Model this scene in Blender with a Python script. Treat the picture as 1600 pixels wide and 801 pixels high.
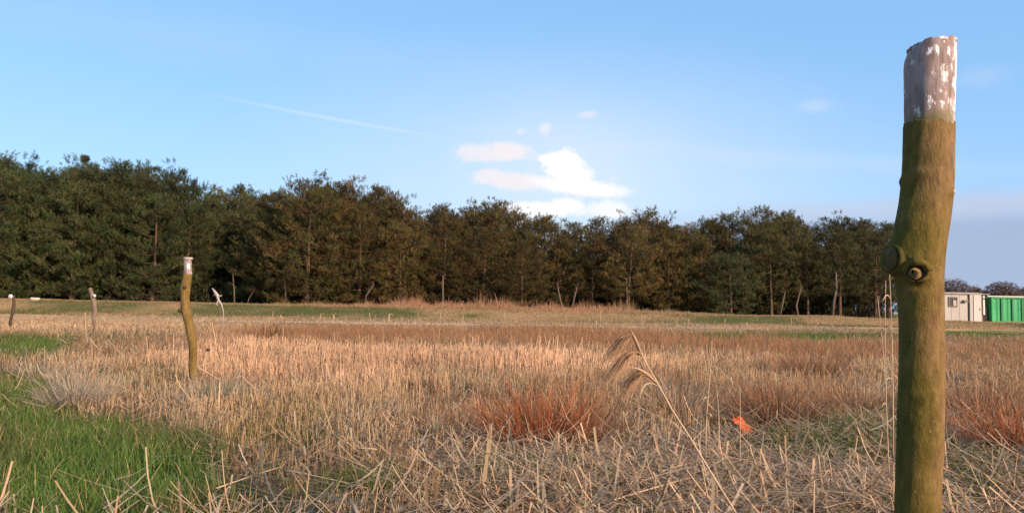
import bpy, math, random
import numpy as np
from mathutils import Vector, Matrix
R = math.radians
random.seed(7)
rng = np.random.default_rng(7)
S = bpy.context.scene
for o in list(bpy.data.objects): bpy.data.objects.remove(o)

# ------------------------------------------------------------------ camera
EYE, F, PITCH, ROLL = 0.9, 1256.0, 3.58, 0.9
cam = bpy.data.cameras.new('camera'); camo = bpy.data.objects.new('camera', cam)
S.collection.objects.link(camo); S.camera = camo
cam.sensor_width = 36; cam.lens = 36 * F / 1600
cam.clip_start = 0.05; cam.clip_end = 3000
CM = Matrix.Rotation(R(90 + PITCH), 3, 'X') @ Matrix.Rotation(R(ROLL), 3, 'Z')
camo.matrix_world = Matrix.Translation((0, 0, EYE)) @ CM.to_4x4()
cam.dof.use_dof = False

# ------------------------------------------------------------------ sun, sky, exposure
SUN_EL, SUN_AZ = 24.0, 136.0            # azimuth clockwise from +Y (the view direction)
sd = Vector((math.sin(R(SUN_AZ)) * math.cos(R(SUN_EL)), math.cos(R(SUN_AZ)) * math.cos(R(SUN_EL)), math.sin(R(SUN_EL))))
sun = bpy.data.lights.new('sun', 'SUN'); suno = bpy.data.objects.new('sun', sun); S.collection.objects.link(suno)
sun.energy = 5.0; sun.angle = R(1.5); sun.color = (1.0, 0.74, 0.55)
suno.rotation_euler = sd.to_track_quat('Z', 'Y').to_euler(); suno.location = (0, 0, 30)
S.view_settings.view_transform = 'Standard'; S.view_settings.look = 'None'
S.view_settings.gamma = 1; S.view_settings.use_curve_mapping = False
S.view_settings.exposure = 0.68

def px_dir(px, py):
    v = CM @ Vector(((px - 800) / F, (400.5 - py) / F, -1)); return v.normalized()

def build_world():
    W = bpy.data.worlds.new('World'); S.world = W; W.use_nodes = True
    nt = W.node_tree; N = nt.nodes; L = nt.links; N.clear()
    out = N.new('ShaderNodeOutputWorld'); bg = N.new('ShaderNodeBackground'); L.new(bg.outputs[0], out.inputs[0])
    bg.inputs[1].default_value = 0.114
    sky = N.new('ShaderNodeTexSky'); sky.sky_type = 'NISHITA'; sky.sun_disc = False
    sky.sun_elevation = R(SUN_EL); sky.sun_rotation = R(SUN_AZ)
    sky.air_density = 1.0; sky.dust_density = 0.6; sky.ozone_density = 1.5
    hs = N.new('ShaderNodeHueSaturation'); hs.inputs['Saturation'].default_value = SKY_SAT; hs.inputs['Value'].default_value = SKY_VAL
    L.new(sky.outputs[0], hs.inputs['Color'])
    tc = N.new('ShaderNodeTexCoord'); sep = N.new('ShaderNodeSeparateXYZ'); L.new(tc.outputs['Generated'], sep.inputs[0])
    def m(op, a, b=None, c=None):
        n = N.new('ShaderNodeMath'); n.operation = op
        for i, v in enumerate((a, b, c)):
            if v is None: continue
            if isinstance(v, (int, float)): n.inputs[i].default_value = v
            else: L.new(v, n.inputs[i])
        return n.outputs[0]
    az = m('ARCTAN2', sep.outputs[0], sep.outputs[1]); el = m('ARCSINE', sep.outputs[2])
    # noise on the direction sphere
    def noise(scale, det, rough=0.55):
        n = N.new('ShaderNodeTexNoise'); n.inputs['Scale'].default_value = scale; n.inputs['Detail'].default_value = det
        n.inputs['Roughness'].default_value = rough; L.new(tc.outputs['Generated'], n.inputs['Vector'])
        return m('SUBTRACT', n.outputs[0], 0.5)
    nA = m('ADD', m('MULTIPLY', noise(42, 8, .6), .75), m('MULTIPLY', noise(150, 8, .65), .75)); nB = noise(12, 5)
    mx0 = N.new('ShaderNodeMixRGB'); mx0.inputs[0].default_value = .76; L.new(hs.outputs[0], mx0.inputs[1]); mx0.inputs[2].default_value = (1.28, 2.75, 4.85, 1)
    col = mx0.outputs[0]
    def mixc(fac, c, colr):
        mx = N.new('ShaderNodeMixRGB'); L.new(fac, mx.inputs[0]); L.new(c, mx.inputs[1]); mx.inputs[2].default_value = (*[v * .55 for v in colr], 1)
        return mx.outputs[0]
    def blob(px, py, rx, ry, soft, op, nz=0.9, tilt=0.0, big=False):
        d = px_dir(px, py); a0 = math.atan2(d.x, d.y); e0 = math.asin(d.z)
        da = m('SUBTRACT', az, a0); de = m('SUBTRACT', el, e0); ct, st = math.cos(R(tilt)), math.sin(R(tilt))
        u = m('ADD', m('MULTIPLY', da, ct * F / rx), m('MULTIPLY', de, st * F / rx))
        v = m('ADD', m('MULTIPLY', da, -st * F / ry), m('MULTIPLY', de, ct * F / ry))
        r = m('SQRT', m('ADD', m('MULTIPLY', u, u), m('MULTIPLY', v, v)))
        r = m('ADD', r, m('MULTIPLY', nB if big else nA, nz * (2 if big else 3.2)))
        mr = N.new('ShaderNodeMapRange'); mr.interpolation_type = 'SMOOTHSTEP'; L.new(r, mr.inputs[0])
        mr.inputs[1].default_value = 1 + soft; mr.inputs[2].default_value = 1 - soft
        mr.inputs[3].default_value = 0; mr.inputs[4].default_value = op
        return mr.outputs[0]
    # pale glow low in the middle, pale band along the horizon, grey veil low on the right
    col = mixc(blob(860, 500, 900, 215, 1.0, HAZE_OP, 0.10, big=True), col, HAZE_C)
    col = mixc(blob(880, 300, 330, 150, 0.9, 0.62, 0.08, big=True), col, (7.2, 8.6, 10.0))
    col = mixc(blob(1560, 400, 520, 66, 0.5, 0.85, 0.35, big=True), col, (3.9, 4.75, 6.6))
    col = mixc(blob(1500, 322, 290, 15, 0.8, 0.5, 0.5, big=True, tilt=1), col, (6.3, 6.6, 7.9))
    col = mixc(blob(892, 268, 120, 75, .95, .26, 0.1), col, (9.0, 9.6, 10.2))
    white = (10.5, 10.2, 10.2); pink = (9.5, 8.9, 9.1)
    col = mixc(m('MAXIMUM', blob(1100, 240, 330, 12, .8, .25, .8, big=True, tilt=-6), blob(300, 60, 300, 30, .9, .10, .6, big=True)), col, (7, 8, 9.4))
    col = mixc(blob(527, 187, 132, 2.4, 0.95, 0.34, 0.1, tilt=-6.6), col, (8.2, 9.0, 10.0))
    fs = [blob(*b) for b in [(748, 238, 34, 14, .38, .75, .45), (797, 236, 34, 13, .34, .9, .45), (775, 243, 55, 8, .4, .8, .3),
                             (765, 277, 26, 12, .38, .8, .4), (800, 283, 58, 13, .38, .85, .35, -4), (852, 201, 8, 9, .6, .6, .5), (814, 206, 7, 5, .6, .4, .5),
                             (918, 179, 14, 5, .6, .45, .5), (960, 280, 9, 3, .6, .3, .5), (1275, 166, 22, 8, .9, .22, .5), (1540, 120, 28, 12, .9, .12, .5)]]
    f = fs[0]
    for k in fs[1:]: f = m('MAXIMUM', f, k)
    col = mixc(f, col, pink)
    fs = [blob(*b) for b in [(884, 258, 29, 23, .28, 1, .5), (896, 276, 32, 20, .3, 1, .35), (858, 248, 15, 7, .35, .9, .5), (905, 292, 72, 13, .4, .95, .3, -6),
                             (850, 328, 60, 12, .4, .9, .5), (950, 328, 32, 13, .5, .75, .5), (885, 322, 26, 13, .4, 1, .4), (800, 325, 30, 9, .5, .6, .4)]]
    f = fs[0]
    for k in fs[1:]: f = m('MAXIMUM', f, k)
    col = mixc(f, col, white)
    L.new(col, bg.inputs[0])
SKY_SAT, SKY_VAL, HAZE_OP, HAZE_C = 1.0, 1.65, 0.42, (5.5, 7.3, 9.9)
build_world()

# ------------------------------------------------------------------ helpers
def hor(px): return 479.2 + (px - 800) * math.tan(R(ROLL))
CMn = np.array(CM)
def to_px(P):
    """photo pixel of world points (N,3)"""
    q = (P - np.array([0, 0, EYE])) @ CMn
    return 800 + F * q[:, 0] / -q[:, 2], 400.5 - F * q[:, 1] / -q[:, 2]
def gp(px, py, z=0.0):
    d = px_dir(px, py); t = (z - EYE) / d.z; return Vector((d.x * t, d.y * t, z))
def at(px, py, depth):
    d = px_dir(px, py); t = depth / d.y; return Vector((d.x * t, depth, EYE + d.z * t))

def vnoise(x, y, scale, seed=0):
    x = np.asarray(x, float) / scale + 1000.3 + seed * 17.1; y = np.asarray(y, float) / scale + 1000.7 + seed * 31.7
    xi = np.floor(x).astype(np.int64); yi = np.floor(y).astype(np.int64); fx = x - xi; fy = y - yi
    fx = fx * fx * (3 - 2 * fx); fy = fy * fy * (3 - 2 * fy)
    def h(a, b):
        n = (a * 374761393 + b * 668265263 + seed * 1442695041) & 0xffffffff
        n = ((n ^ (n >> 13)) * 1274126177) & 0xffffffff
        return ((n ^ (n >> 16)) & 0xffff) / 65535.0
    return (h(xi, yi) * (1 - fx) + h(xi + 1, yi) * fx) * (1 - fy) + (h(xi, yi + 1) * (1 - fx) + h(xi + 1, yi + 1) * fx) * fy
def fnoise(x, y, scale, seed=0, oct=3):
    v = 0; a = 0.5; t = 0
    for k in range(oct): v = v + a * vnoise(x, y, scale / 2 ** k, seed + k); t += a; a *= .55
    return v / t
def sstep(a, b, x): t = np.clip((x - a) / (b - a), 0, 1); return t * t * (3 - 2 * t)

def crest(x):
    return np.interp(x, [-60, -36, 0, 22, 31, 40, 90], [.86, .84, .68, .49, .31, .28, .25])
def terrain(x, y):
    x = np.asarray(x, float); y = np.asarray(y, float)
    r = np.hypot(x, y)
    z = (fnoise(x, y, 1.7, 3) - .5) * .10 * sstep(60, 20, r) + (fnoise(x, y, 7, 5) - .5) * .10 * sstep(1.5, 6, r)
    c = crest(x)
    up = sstep(50, 54.5, y + (fnoise(x, y, 5, 9) - .5) * 1.2)
    fall = np.where(x > 27, sstep(76, 60, y), 1.0)
    z = z + c * up * (1 - (1 - fall) * sstep(27, 31, x)) + (fnoise(x, y, 2.2, 11) - .5) * .10 * up * fall * .9 + (fnoise(x, y, .9, 13) - .5) * .08 * up * sstep(58, 55, y)
    return z

def link(o, parent=None):
    S.collection.objects.link(o)
    if parent: o.parent = parent
    return o
def arr_mesh(name, V, Q, col=None, smooth=False):
    """V (n,3), Q (m,4) -> mesh"""
    me = bpy.data.meshes.new(name); V = np.ascontiguousarray(V, np.float32); Q = np.ascontiguousarray(Q, np.int32)
    k = Q.shape[1]
    me.vertices.add(len(V)); me.vertices.foreach_set('co', V.ravel())
    me.loops.add(Q.size); me.loops.foreach_set('vertex_index', Q.ravel())
    me.polygons.add(len(Q)); me.polygons.foreach_set('loop_start', np.arange(0, Q.size, k, dtype=np.int32))
    if smooth: me.polygons.foreach_set('use_smooth', np.ones(len(Q), bool))
    me.update(calc_edges=True)
    if col is not None:
        ca = me.color_attributes.new('Col', 'FLOAT_COLOR', 'POINT')
        c = np.ones((len(V), 4), np.float32); c[:, :3] = col; ca.data.foreach_set('color', c.ravel())
    return me
def add(name, me, mat, parent=None, loc=None):
    if not me.materials and mat: me.materials.append(mat)
    o = bpy.data.objects.new(name, me); link(o, parent)
    if loc is not None: o.location = loc
    return o
def tag(o, label=None, cat=None, group=None, kind=None):
    if label: o['label'] = label
    if cat: o['category'] = cat
    if group: o['group'] = group
    if kind: o['kind'] = kind
    return o
def empty(name, loc, label=None, cat=None, group=None, rz=0):
    o = bpy.data.objects.new(name, None); link(o); o.location = loc; o.rotation_euler = (0, 0, rz); o.empty_display_size = .2
    return tag(o, label, cat, group)

class MB:
    def __init__(s): s.v = []; s.f = []; s.c = []
    def addm(s, V, Fs, c=None):
        b = len(s.v); s.v += [tuple(v) for v in V]; s.f += [tuple(i + b for i in f) for f in Fs]
        s.c += [c or (1, 1, 1)] * len(V)
    def box(s, c, d, rz=0, bev=0):
        M = Matrix.Rotation(rz, 3, 'Z'); c = Vector(c); V = []
        for sx in (-1, 1):
            for sy in (-1, 1):
                for sz in (-1, 1): V.append(c + M @ Vector((sx * d[0] / 2, sy * d[1] / 2, sz * d[2] / 2)))
        s.addm(V, [(0, 1, 3, 2), (4, 6, 7, 5), (0, 4, 5, 1), (2, 3, 7, 6), (0, 2, 6, 4), (1, 5, 7, 3)])
    def tube(s, pts, rad, n=8, cap=True, c=None):
        pts = [Vector(p) for p in pts]; V = []; Fs = []
        up = Vector((0.03, 1, 0.02))
        for i, p in enumerate(pts):
            t = (pts[min(i + 1, len(pts) - 1)] - pts[max(i - 1, 0)]).normalized()
            a = t.cross(up).normalized() if abs(t.dot(up.normalized())) < .98 else t.cross(Vector((1, 0, 0))).normalized()
            b = t.cross(a).normalized()
            r = rad[i] if hasattr(rad, '__len__') else rad
            for k in range(n):
                th = 2 * math.pi * k / n; V.append(p + (a * math.cos(th) + b * math.sin(th)) * r)
        for i in range(len(pts) - 1):
            for k in range(n):
                k2 = (k + 1) % n; Fs.append((i * n + k, i * n + k2, (i + 1) * n + k2, (i + 1) * n + k))
        if cap: Fs.append(tuple(range(n))[::-1]); Fs.append(tuple((len(pts) - 1) * n + k for k in range(n)))
        s.addm(V, Fs, c)
    def mesh(s, name, smooth=True, col=False):
        me = bpy.data.meshes.new(name); me.from_pydata(s.v, [], s.f)
        me.polygons.foreach_set('use_smooth', [smooth] * len(me.polygons))
        if col:
            ca = me.color_attributes.new('Col', 'FLOAT_COLOR', 'POINT')
            ca.data.foreach_set('color', np.array([(*c, 1) for c in s.c], np.float32).ravel())
        me.update(); return me
    def build(s, name, mat, parent=None, smooth=True, col=False, loc=None): return add(name, s.mesh(name, smooth, col), mat, parent, loc)

# ------------------------------------------------------------------ materials
def mat(name):
    m = bpy.data.materials.new(name); m.use_nodes = True; nt = m.node_tree
    return m, nt.nodes, nt.links, nt.nodes['Principled BSDF']
def blade_mat(name, transl=0.3, rough=.6, spec=.25):
    m, N, L, b = mat(name); out = N['Material Output']
    a = N.new('ShaderNodeAttribute'); a.attribute_name = 'Col'
    b.inputs['Roughness'].default_value = rough; b.inputs['Specular IOR Level'].default_value = spec
    L.new(a.outputs['Color'], b.inputs['Base Color'])
    t = N.new('ShaderNodeBsdfTranslucent'); L.new(a.outputs['Color'], t.inputs[0])
    mx = N.new('ShaderNodeMixShader'); mx.inputs[0].default_value = transl
    L.new(b.outputs[0], mx.inputs[1]); L.new(t.outputs[0], mx.inputs[2]); L.new(mx.outputs[0], out.inputs[0])
    return m
M_BLADE = blade_mat('dry_blade', .35); M_GREEN = blade_mat('green_blade', .35, .5)
def noise_mat(name, cols, scale=6, rough=.85, bump=.3, coord='Object', stretch=(1, 1, 1), spec=.3, detail=6):
    m, N, L, b = mat(name)
    tc = N.new('ShaderNodeTexCoord'); mp = N.new('ShaderNodeMapping'); mp.inputs['Scale'].default_value = stretch
    L.new(tc.outputs[coord], mp.inputs[0])
    n = N.new('ShaderNodeTexNoise'); n.inputs['Scale'].default_value = scale; n.inputs['Detail'].default_value = detail; n.inputs['Roughness'].default_value = .65
    L.new(mp.outputs[0], n.inputs['Vector'])
    cr = N.new('ShaderNodeValToRGB'); e = cr.color_ramp.elements
    e[0].position = .3; e[0].color = (*cols[0], 1); e[1].position = .7; e[1].color = (*cols[-1], 1)
    for i, c in enumerate(cols[1:-1]): k = e.new(.3 + .4 * (i + 1) / (len(cols) - 1)); k.color = (*c, 1)
    L.new(n.outputs[0], cr.inputs[0]); L.new(cr.outputs[0], b.inputs['Base Color'])
    b.inputs['Roughness'].default_value = rough; b.inputs['Specular IOR Level'].default_value = spec
    if bump:
        bp = N.new('ShaderNodeBump'); bp.inputs['Strength'].default_value = bump; bp.inputs['Distance'].default_value = .02
        L.new(n.outputs[0], bp.inputs['Height']); L.new(bp.outputs[0], b.inputs['Normal'])
    return m

# ------------------------------------------------------------------ ground zones (in photo pixels of the ground point = a fixed ground map)
def ell(px, py, cx, cy, rx, ry, p=1.0):
    d = np.sqrt(((px - cx) / rx) ** 2 + ((py - cy) / ry) ** 2); return sstep(1.35, .65, d) * p
def zone(X, Y):
    P = np.stack([X, Y, np.zeros_like(X)], 1); px, py = to_px(P)
    r = np.hypot(X, Y); wob = (fnoise(X, Y, .9, 21) - .5) * 2; wob2 = (fnoise(X, Y, .9, 23) - .5) * 2
    wob3 = (fnoise(X, Y, 4.0, 27) - .5) * 2
    k = 900 / np.maximum(r, 2)
    px = px + wob * k * .28 + wob3 * k * .35; py0 = py; py = py + wob2 * (py - 478) * .16
    rel = py - (479.2 + (px - 800) * .0157); rel0 = py0 - (479.2 + (px - 800) * .0157)
    g = np.zeros_like(X)
    for e in [(120, 735, 215, 85, 1.0), (0, 640, 110, 34, .6), (20, 545, 85, 17, .9), (0, 600, 90, 14, .45), (350, 628, 48, 9, .7),
              (590, 785, 80, 26, .55), (440, 700, 110, 40, .32), (450, 785, 200, 26, .35), (1310, 705, 120, 26, .42), (1260, 527, 190, 6, .7),
              (1540, 522, 80, 9, .8), (1530, 740, 60, 30, .35), (830, 760, 50, 20, .35), (210, 600, 70, 18, .35), (130, 530, 120, 5, .4), (760, 604, 120, 10, .25)]:
        g = np.maximum(g, ell(px, py, *e))
    rr = np.zeros_like(X)
    for e in [(560, 531, 220, 13, 1.0), (850, 531, 200, 13, 1.0), (1080, 540, 170, 16, .9), (1300, 552, 180, 13, .8), (1560, 548, 120, 10, .6), (840, 660, 130, 45, .6), (1200, 655, 130, 34, .8), (1560, 660, 120, 50, .55),
              (1265, 580, 70, 20, .7), (1540, 575, 110, 22, .6), (700, 640, 60, 24, .25), (1050, 640, 90, 30, .25)]:
        rr = np.maximum(rr, ell(px, py, *e))
    li = sstep(640, 715, py) * sstep(640, 780, px) * .85
    li = np.maximum(li, ell(px, py, 1340, 615, 120, 18, .6)); li = np.maximum(li, ell(px, py, 800, 610, 130, 12, .4)); li = np.maximum(li, ell(px, py, 470, 640, 150, 16, .35))
    li = np.maximum(li, .25)
    br = ell(px, py, 640, 582, 440, 30, 1.0)            # bleached pinkish stubble
    br = np.maximum(br, ell(px, py, 420, 568, 190, 30, 1.0)); br = np.maximum(br, ell(px, py, 1180, 572, 130, 14, .6))
    far = sstep(38, 30, rel0)                            # beyond the stubble
    tan = ell(px, py, 60, 504, 330, 11, 1.0)
    path = np.maximum(np.exp(-((rel0 - 28.5 - wob3 * .8) / 1.7) ** 2) * sstep(1230, 1130, px), np.exp(-((rel0 - 22.5) / 1.1) ** 2) * sstep(1020, 1100, px))
    return dict(px=px, py=py, rel=rel0, g=g, r=rr * (1 - g), l=li, b=br * (1 - rr * .7), far=far, tan=tan, path=path, w=wob, w3=wob3, d=r)

C = lambda *a: np.array(a, float)
STRAW = C(.55, .35, .17); BLEACH = C(.84, .52, .30); BROWN = C(.20, .115, .06); RUST = C(.36, .125, .045); GREY = C(.53, .42, .28); GREEN = C(.10, .19, .028); OLIVE = C(.14, .13, .045)
def lerp(a, b, t): return a + (b - a) * np.asarray(t)[:, None]

# ground sheet
def build_ground():
    ys = np.concatenate([np.arange(-40, -6, 3.0), np.arange(-6, 1, .8), np.arange(1, 14, .10), np.arange(14, 46, .5), np.arange(46, 62, .35), np.arange(62, 90, 1.5), np.array([95, 110, 140, 200, 300, 500, 900, 1600, 2600])])
    u = np.linspace(-1, 1, 321)
    V = []; nx = len(u)
    Y = np.repeat(ys, nx); half = np.maximum(12 + np.abs(ys) * 1.25, 9) * 1.0; X = np.repeat(half, nx) * np.tile(u, len(ys))
    Z = terrain(X, Y); Z[Y > 95] *= 0
    z = zone(X, np.maximum(Y, 1.5)); ok = Y > 2
    col = lerp(lerp(np.tile(C(.09, .055, .03), (len(X), 1)), np.tile(C(.30, .19, .105), (len(X), 1)), sstep(.35, .6, fnoise(X, Y, .7, 71)) * (.35 + .65 * z['b'])), np.tile(C(.045, .065, .018), (len(X), 1)), z['g'])
    col = lerp(col, np.tile(C(.17, .08, .04), (len(X), 1)), z['r'] * .6)
    fc = lerp(np.tile(C(.52, .32, .12), (len(X), 1)), np.tile(C(.09, .115, .03), (len(X), 1)), sstep(.42, .62, fnoise(X, Y, 4, 33)))
    col = lerp(col, fc, sstep(34, 27, z['rel']) * ok * .9)
    col = lerp(col, np.tile(C(.66, .38, .16), (len(X), 1)), z['tan'] * ok)
    col = lerp(col, np.tile(C(.62, .45, .27), (len(X), 1)), z['path'] * ok * (Y < 54))
    bankm = sstep(48.5, 50.5, Y)
    nb = fnoise(X, Y * 1.5, 5, 35)
    bc = lerp(np.tile(C(.10, .105, .035), (len(X), 1)), np.tile(C(.32, .21, .10), (len(X), 1)), sstep(.38, .62, nb))
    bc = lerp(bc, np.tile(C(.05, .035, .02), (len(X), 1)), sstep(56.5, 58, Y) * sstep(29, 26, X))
    col = lerp(col, bc, bankm)
    i = np.arange(len(ys) - 1)[:, None] * nx + np.arange(nx - 1)[None]
    Q = np.stack([i, i + 1, i + nx + 1, i + nx], -1).reshape(-1, 4)
    me = arr_mesh('ground', np.stack([X, Y, Z], 1), Q, col, True)
    m, N, L, b = mat('earth'); a = N.new('ShaderNodeAttribute'); a.attribute_name = 'Col'
    tc = N.new('ShaderNodeTexCoord')
    n = N.new('ShaderNodeTexNoise'); n.inputs['Scale'].default_value = 9; n.inputs['Detail'].default_value = 8; n.inputs['Roughness'].default_value = .7; L.new(tc.outputs['Object'], n.inputs['Vector'])
    cr = N.new('ShaderNodeMapRange'); L.new(n.outputs[0], cr.inputs[0]); cr.inputs[1].default_value = .3; cr.inputs[2].default_value = .7; cr.inputs[3].default_value = .55; cr.inputs[4].default_value = 1.35
    mx = N.new('ShaderNodeVectorMath'); mx.operation = 'SCALE'; L.new(a.outputs['Color'], mx.inputs[0]); L.new(cr.outputs[0], mx.inputs['Scale'])
    L.new(mx.outputs[0], b.inputs['Base Color']); b.inputs['Roughness'].default_value = .95; b.inputs['Specular IOR Level'].default_value = .1
    bp = N.new('ShaderNodeBump'); bp.inputs['Strength'].default_value = .6; bp.inputs['Distance'].default_value = .04; L.new(n.outputs[0], bp.inputs['Height']); L.new(bp.outputs[0], b.inputs['Normal'])
    tag(add('ground', me, m), kind='structure', label='rough field of brown earth, thatch and turf running to a low bank')
build_ground()

# ------------------------------------------------------------------ blades
def blades(P, h, w, az, lean, curve, face, col, tip=.3, rows=3, topcol=None):
    """one ribbon per blade. lean: base tilt (rad), curve: extra tilt at the tip. az: lean azimuth. face: azimuth of the ribbon's width"""
    n = len(P); V = np.zeros((n, rows, 2, 3), np.float32); cc = np.zeros((n, rows, 2, 3), np.float32)
    pos = P.copy(); side = np.stack([np.cos(face), np.sin(face), np.zeros(n)], 1)
    for k in range(rows):
        t = k / (rows - 1)
        if k:
            th = lean + curve * (t - .5 / (rows - 1))
            d = np.stack([np.sin(th) * np.cos(az), np.sin(th) * np.sin(az), np.cos(th)], 1)
            pos = pos + d * (h / (rows - 1))[:, None]
        ww = w * (1 - (1 - tip) * t)
        V[:, k, 0] = pos - side * ww[:, None] / 2; V[:, k, 1] = pos + side * ww[:, None] / 2
        c = col if topcol is None else col + (topcol - col) * t
        cc[:, k, 0] = c; cc[:, k, 1] = c
    base = (np.arange(n) * rows * 2)[:, None]; Q = []
    for k in range(rows - 1): Q.append(np.concatenate([base + 2 * k, base + 2 * k + 1, base + 2 * k + 3, base + 2 * k + 2], 1))
    return V.reshape(-1, 3), np.stack(Q, 1).reshape(-1, 4), cc.reshape(-1, 3)
def merge(parts):
    Vs, Qs, Cs, o = [], [], [], 0
    for V, Q, c in parts: Vs.append(V); Qs.append(Q + o); Cs.append(c); o += len(V)
    return np.concatenate(Vs), np.concatenate(Qs), np.concatenate(Cs)
def wedge(r0, r1, dens, half=40):
    A = math.radians(half); n = int(dens * A * (r1 * r1 - r0 * r0))
    r = np.sqrt(rng.uniform(r0 * r0, r1 * r1, n)); a = rng.uniform(-A, A, n)
    return r * np.sin(a), r * np.cos(a)
def jit(n, base, s=.18, hue=.06):
    v = rng.normal(1, s, (n, 1)).clip(.45, 1.6); return (base * v * rng.normal(1, hue, (n, 3)).clip(.7, 1.3)).clip(.004, .9)

def field():
    st, gr, ru, lt, bk = [], [], [], [], []
    bands = [(2.5, 4, 2800), (4, 6.5, 2300), (6.5, 10, 1700), (10, 15, 1150), (15, 22, 520), (22, 32, 230), (32, 49.5, 230)]
    for r0, r1, dens in bands:
        rm = (r0 + r1) / 2; ws = np.clip(rm / 7, 1, 4.5) ** .75
        X, Y = wedge(r0, r1, dens); 
        # clumping
        z = zone(X, Y); gap = fnoise(X, Y, .35, 41, 2); keep = rng.random(len(X)) < (.08 + 1.6 * gap ** 1.3 + .5 * z['g']) * (.45 + 1.1 * sstep(.25, .6, fnoise(X, Y, 1.3, 75)))
        X, Y = X[keep], Y[keep]; z = {k: v[keep] for k, v in z.items()}; n = len(X)
        Z = terrain(X, Y) - .01; P = np.stack([X, Y, Z], 1)
        pg = .04 + .95 * np.minimum(1, z['g'] * 1.5); pr = (1 - pg) * z['r'] * .85; pl = (1 - pg - pr) * np.minimum(z['l'] * 1.12 + .3 * sstep(3.6, 2.8, z['d']), .95)
        u = rng.random(n); ig = u < pg; ir = (u >= pg) & (u < pg + pr); il = (u >= pg + pr) & (u < pg + pr + pl); is_ = u >= pg + pr + pl
        hn = (.5 + 1.9 * (fnoise(X, Y, .8, 43) - .5)).clip(.05, 1.1); hn2 = fnoise(X, Y, .3, 44, 2)
        farh = 1 - .78 * z['far'] ; mown = 1 - .8 * z['tan'] * sstep(26, 34, z['d']); 
        F2 = lambda k: rng.normal(0, .8, k) - 0
        # stubble
        k = is_; m = k.sum(); hh = (.06 + (.11 + .09 * z['b'][k]) * hn[k] * 1.3 + .03 * rng.normal(0, 1, m)).clip(.03, .4) * farh[k] * mown[k] * (1 - .35 * z['g'][k])
        tall = rng.random(m) < .02; hh = np.where(tall, hh * 1.8, hh) * (.45 + .55 * sstep(2.9, 4.6, z['d'][k]))
        c = lerp(np.tile(STRAW, (m, 1)), np.tile(BLEACH, (m, 1)), z['b'][k] * .95)
        c = lerp(c, np.tile(GREY, (m, 1)), sstep(.4, .7, hn2[k]) * .5 * (1 - z['b'][k])); c = lerp(c, np.tile(OLIVE, (m, 1)), z['g'][k] * .7)
        c = lerp(c, np.tile(C(.88, .66, .42), (m, 1)), np.maximum(z['path'][k], z['tan'][k] * .4))
        c = lerp(c, np.tile(BROWN * 1.15, (m, 1)), sstep(.46, .66, fnoise(X[k], Y[k], 2.4, 61)) * .65 * (1 - .55 * z['b'][k])); c = lerp(c, np.tile(BROWN, (m, 1)), (rng.random(m) < .22) * .8); c = c * jit(m, np.ones(3), .2, .05)
        az = rng.uniform(0, 6.283, m); ln = np.abs(rng.normal(0, .12 + .22 * z['l'][k], m))
        bent = rng.random(m) < .30 + .3 * z['l'][k]; ln = np.where(bent, np.abs(rng.normal(.55 + .35 * z['l'][k], .3, m)), ln); cv = np.where(bent, rng.uniform(.5, 1.9, m), rng.normal(.08, .12, m)); hh = np.where(bent, hh * 1.35, hh)
        ww = rng.uniform(.004, .008, m) * (.62 + .38 * sstep(3, 5, z['d'][k])) * ws ** .8 * np.where(bent, rng.uniform(.6, 1.1, m), 1)
        st.append(blades(P[k], hh, ww, az, ln, cv, np.where(bent, az + 1.57, rng.normal(0, .6, m)), c, .6, 4))
        # green
        k = ig; m = k.sum(); hh = (.08 + .10 * hn[k] + .025 * rng.normal(0, 1, m)).clip(.03, .28) * (1 - .6 * z['far'][k])
        c = lerp(np.tile(GREEN, (m, 1)), np.tile(OLIVE, (m, 1)), (rng.random(m) * (1.25 - z['g'][k]) + sstep(.45, .75, fnoise(X[k], Y[k], .8, 73)) * .6).clip(0, 1)) * jit(m, np.ones(3), .34, .08)
        c = lerp(c, np.tile(STRAW, (m, 1)), (rng.random(m) < .07) * .7)
        gr.append(blades(P[k], hh, rng.uniform(.004, .009, m) * ws ** .8, rng.uniform(0, 6.283, m), np.abs(rng.normal(.1, .22, m)), rng.uniform(.1, 1.1, m), rng.normal(0, .9, m), c, .12, 4))
        # rust
        k = ir; m = k.sum(); hh = (.10 + .16 * hn[k] + .04 * rng.normal(0, 1, m)).clip(.04, .4) * (1 - .45 * sstep(34, 27, z['rel'][k])) * (1 + .3 * sstep(14, 20, z['d'][k]))
        c = lerp(np.tile(RUST, (m, 1)), np.tile(BROWN, (m, 1)), rng.random(m)); c = lerp(c, np.tile(STRAW, (m, 1)), rng.random(m) * .55) * jit(m, np.ones(3), .2, .06)
        ru.append(blades(P[k], hh, rng.uniform(.003, .006, m) * ws ** .8, rng.uniform(0, 6.283, m), np.abs(rng.normal(.1, .3, m)), rng.normal(.3, .3, m), rng.normal(0, .8, m), c, .25, 3))
        # litter
        k = il; m = k.sum(); Pl = P[k].copy(); Pl[:, 2] += rng.exponential(.04, m).clip(0, .13) + .01
        c = lerp(np.tile(GREY, (m, 1)), np.tile(STRAW, (m, 1)), rng.random(m) * .9); c = lerp(c, np.tile(BLEACH, (m, 1)), (rng.random(m) < .2) * .8); c = lerp(c, np.tile(BROWN, (m, 1)), (rng.random(m) < .25) * .7) * jit(m, np.ones(3), .26, .05)
        az = rng.uniform(0, 6.283, m); lt.append(blades(Pl, rng.uniform(.06, .38, m), rng.uniform(.004, .011, m) * ws ** .75 * np.where(rng.random(m) < .12, 1.8, 1), az, rng.normal(1.45, .14, m), rng.normal(.05, .5, m), az + math.pi / 2 + rng.normal(0, .3, m), c, .6, 4))
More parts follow.
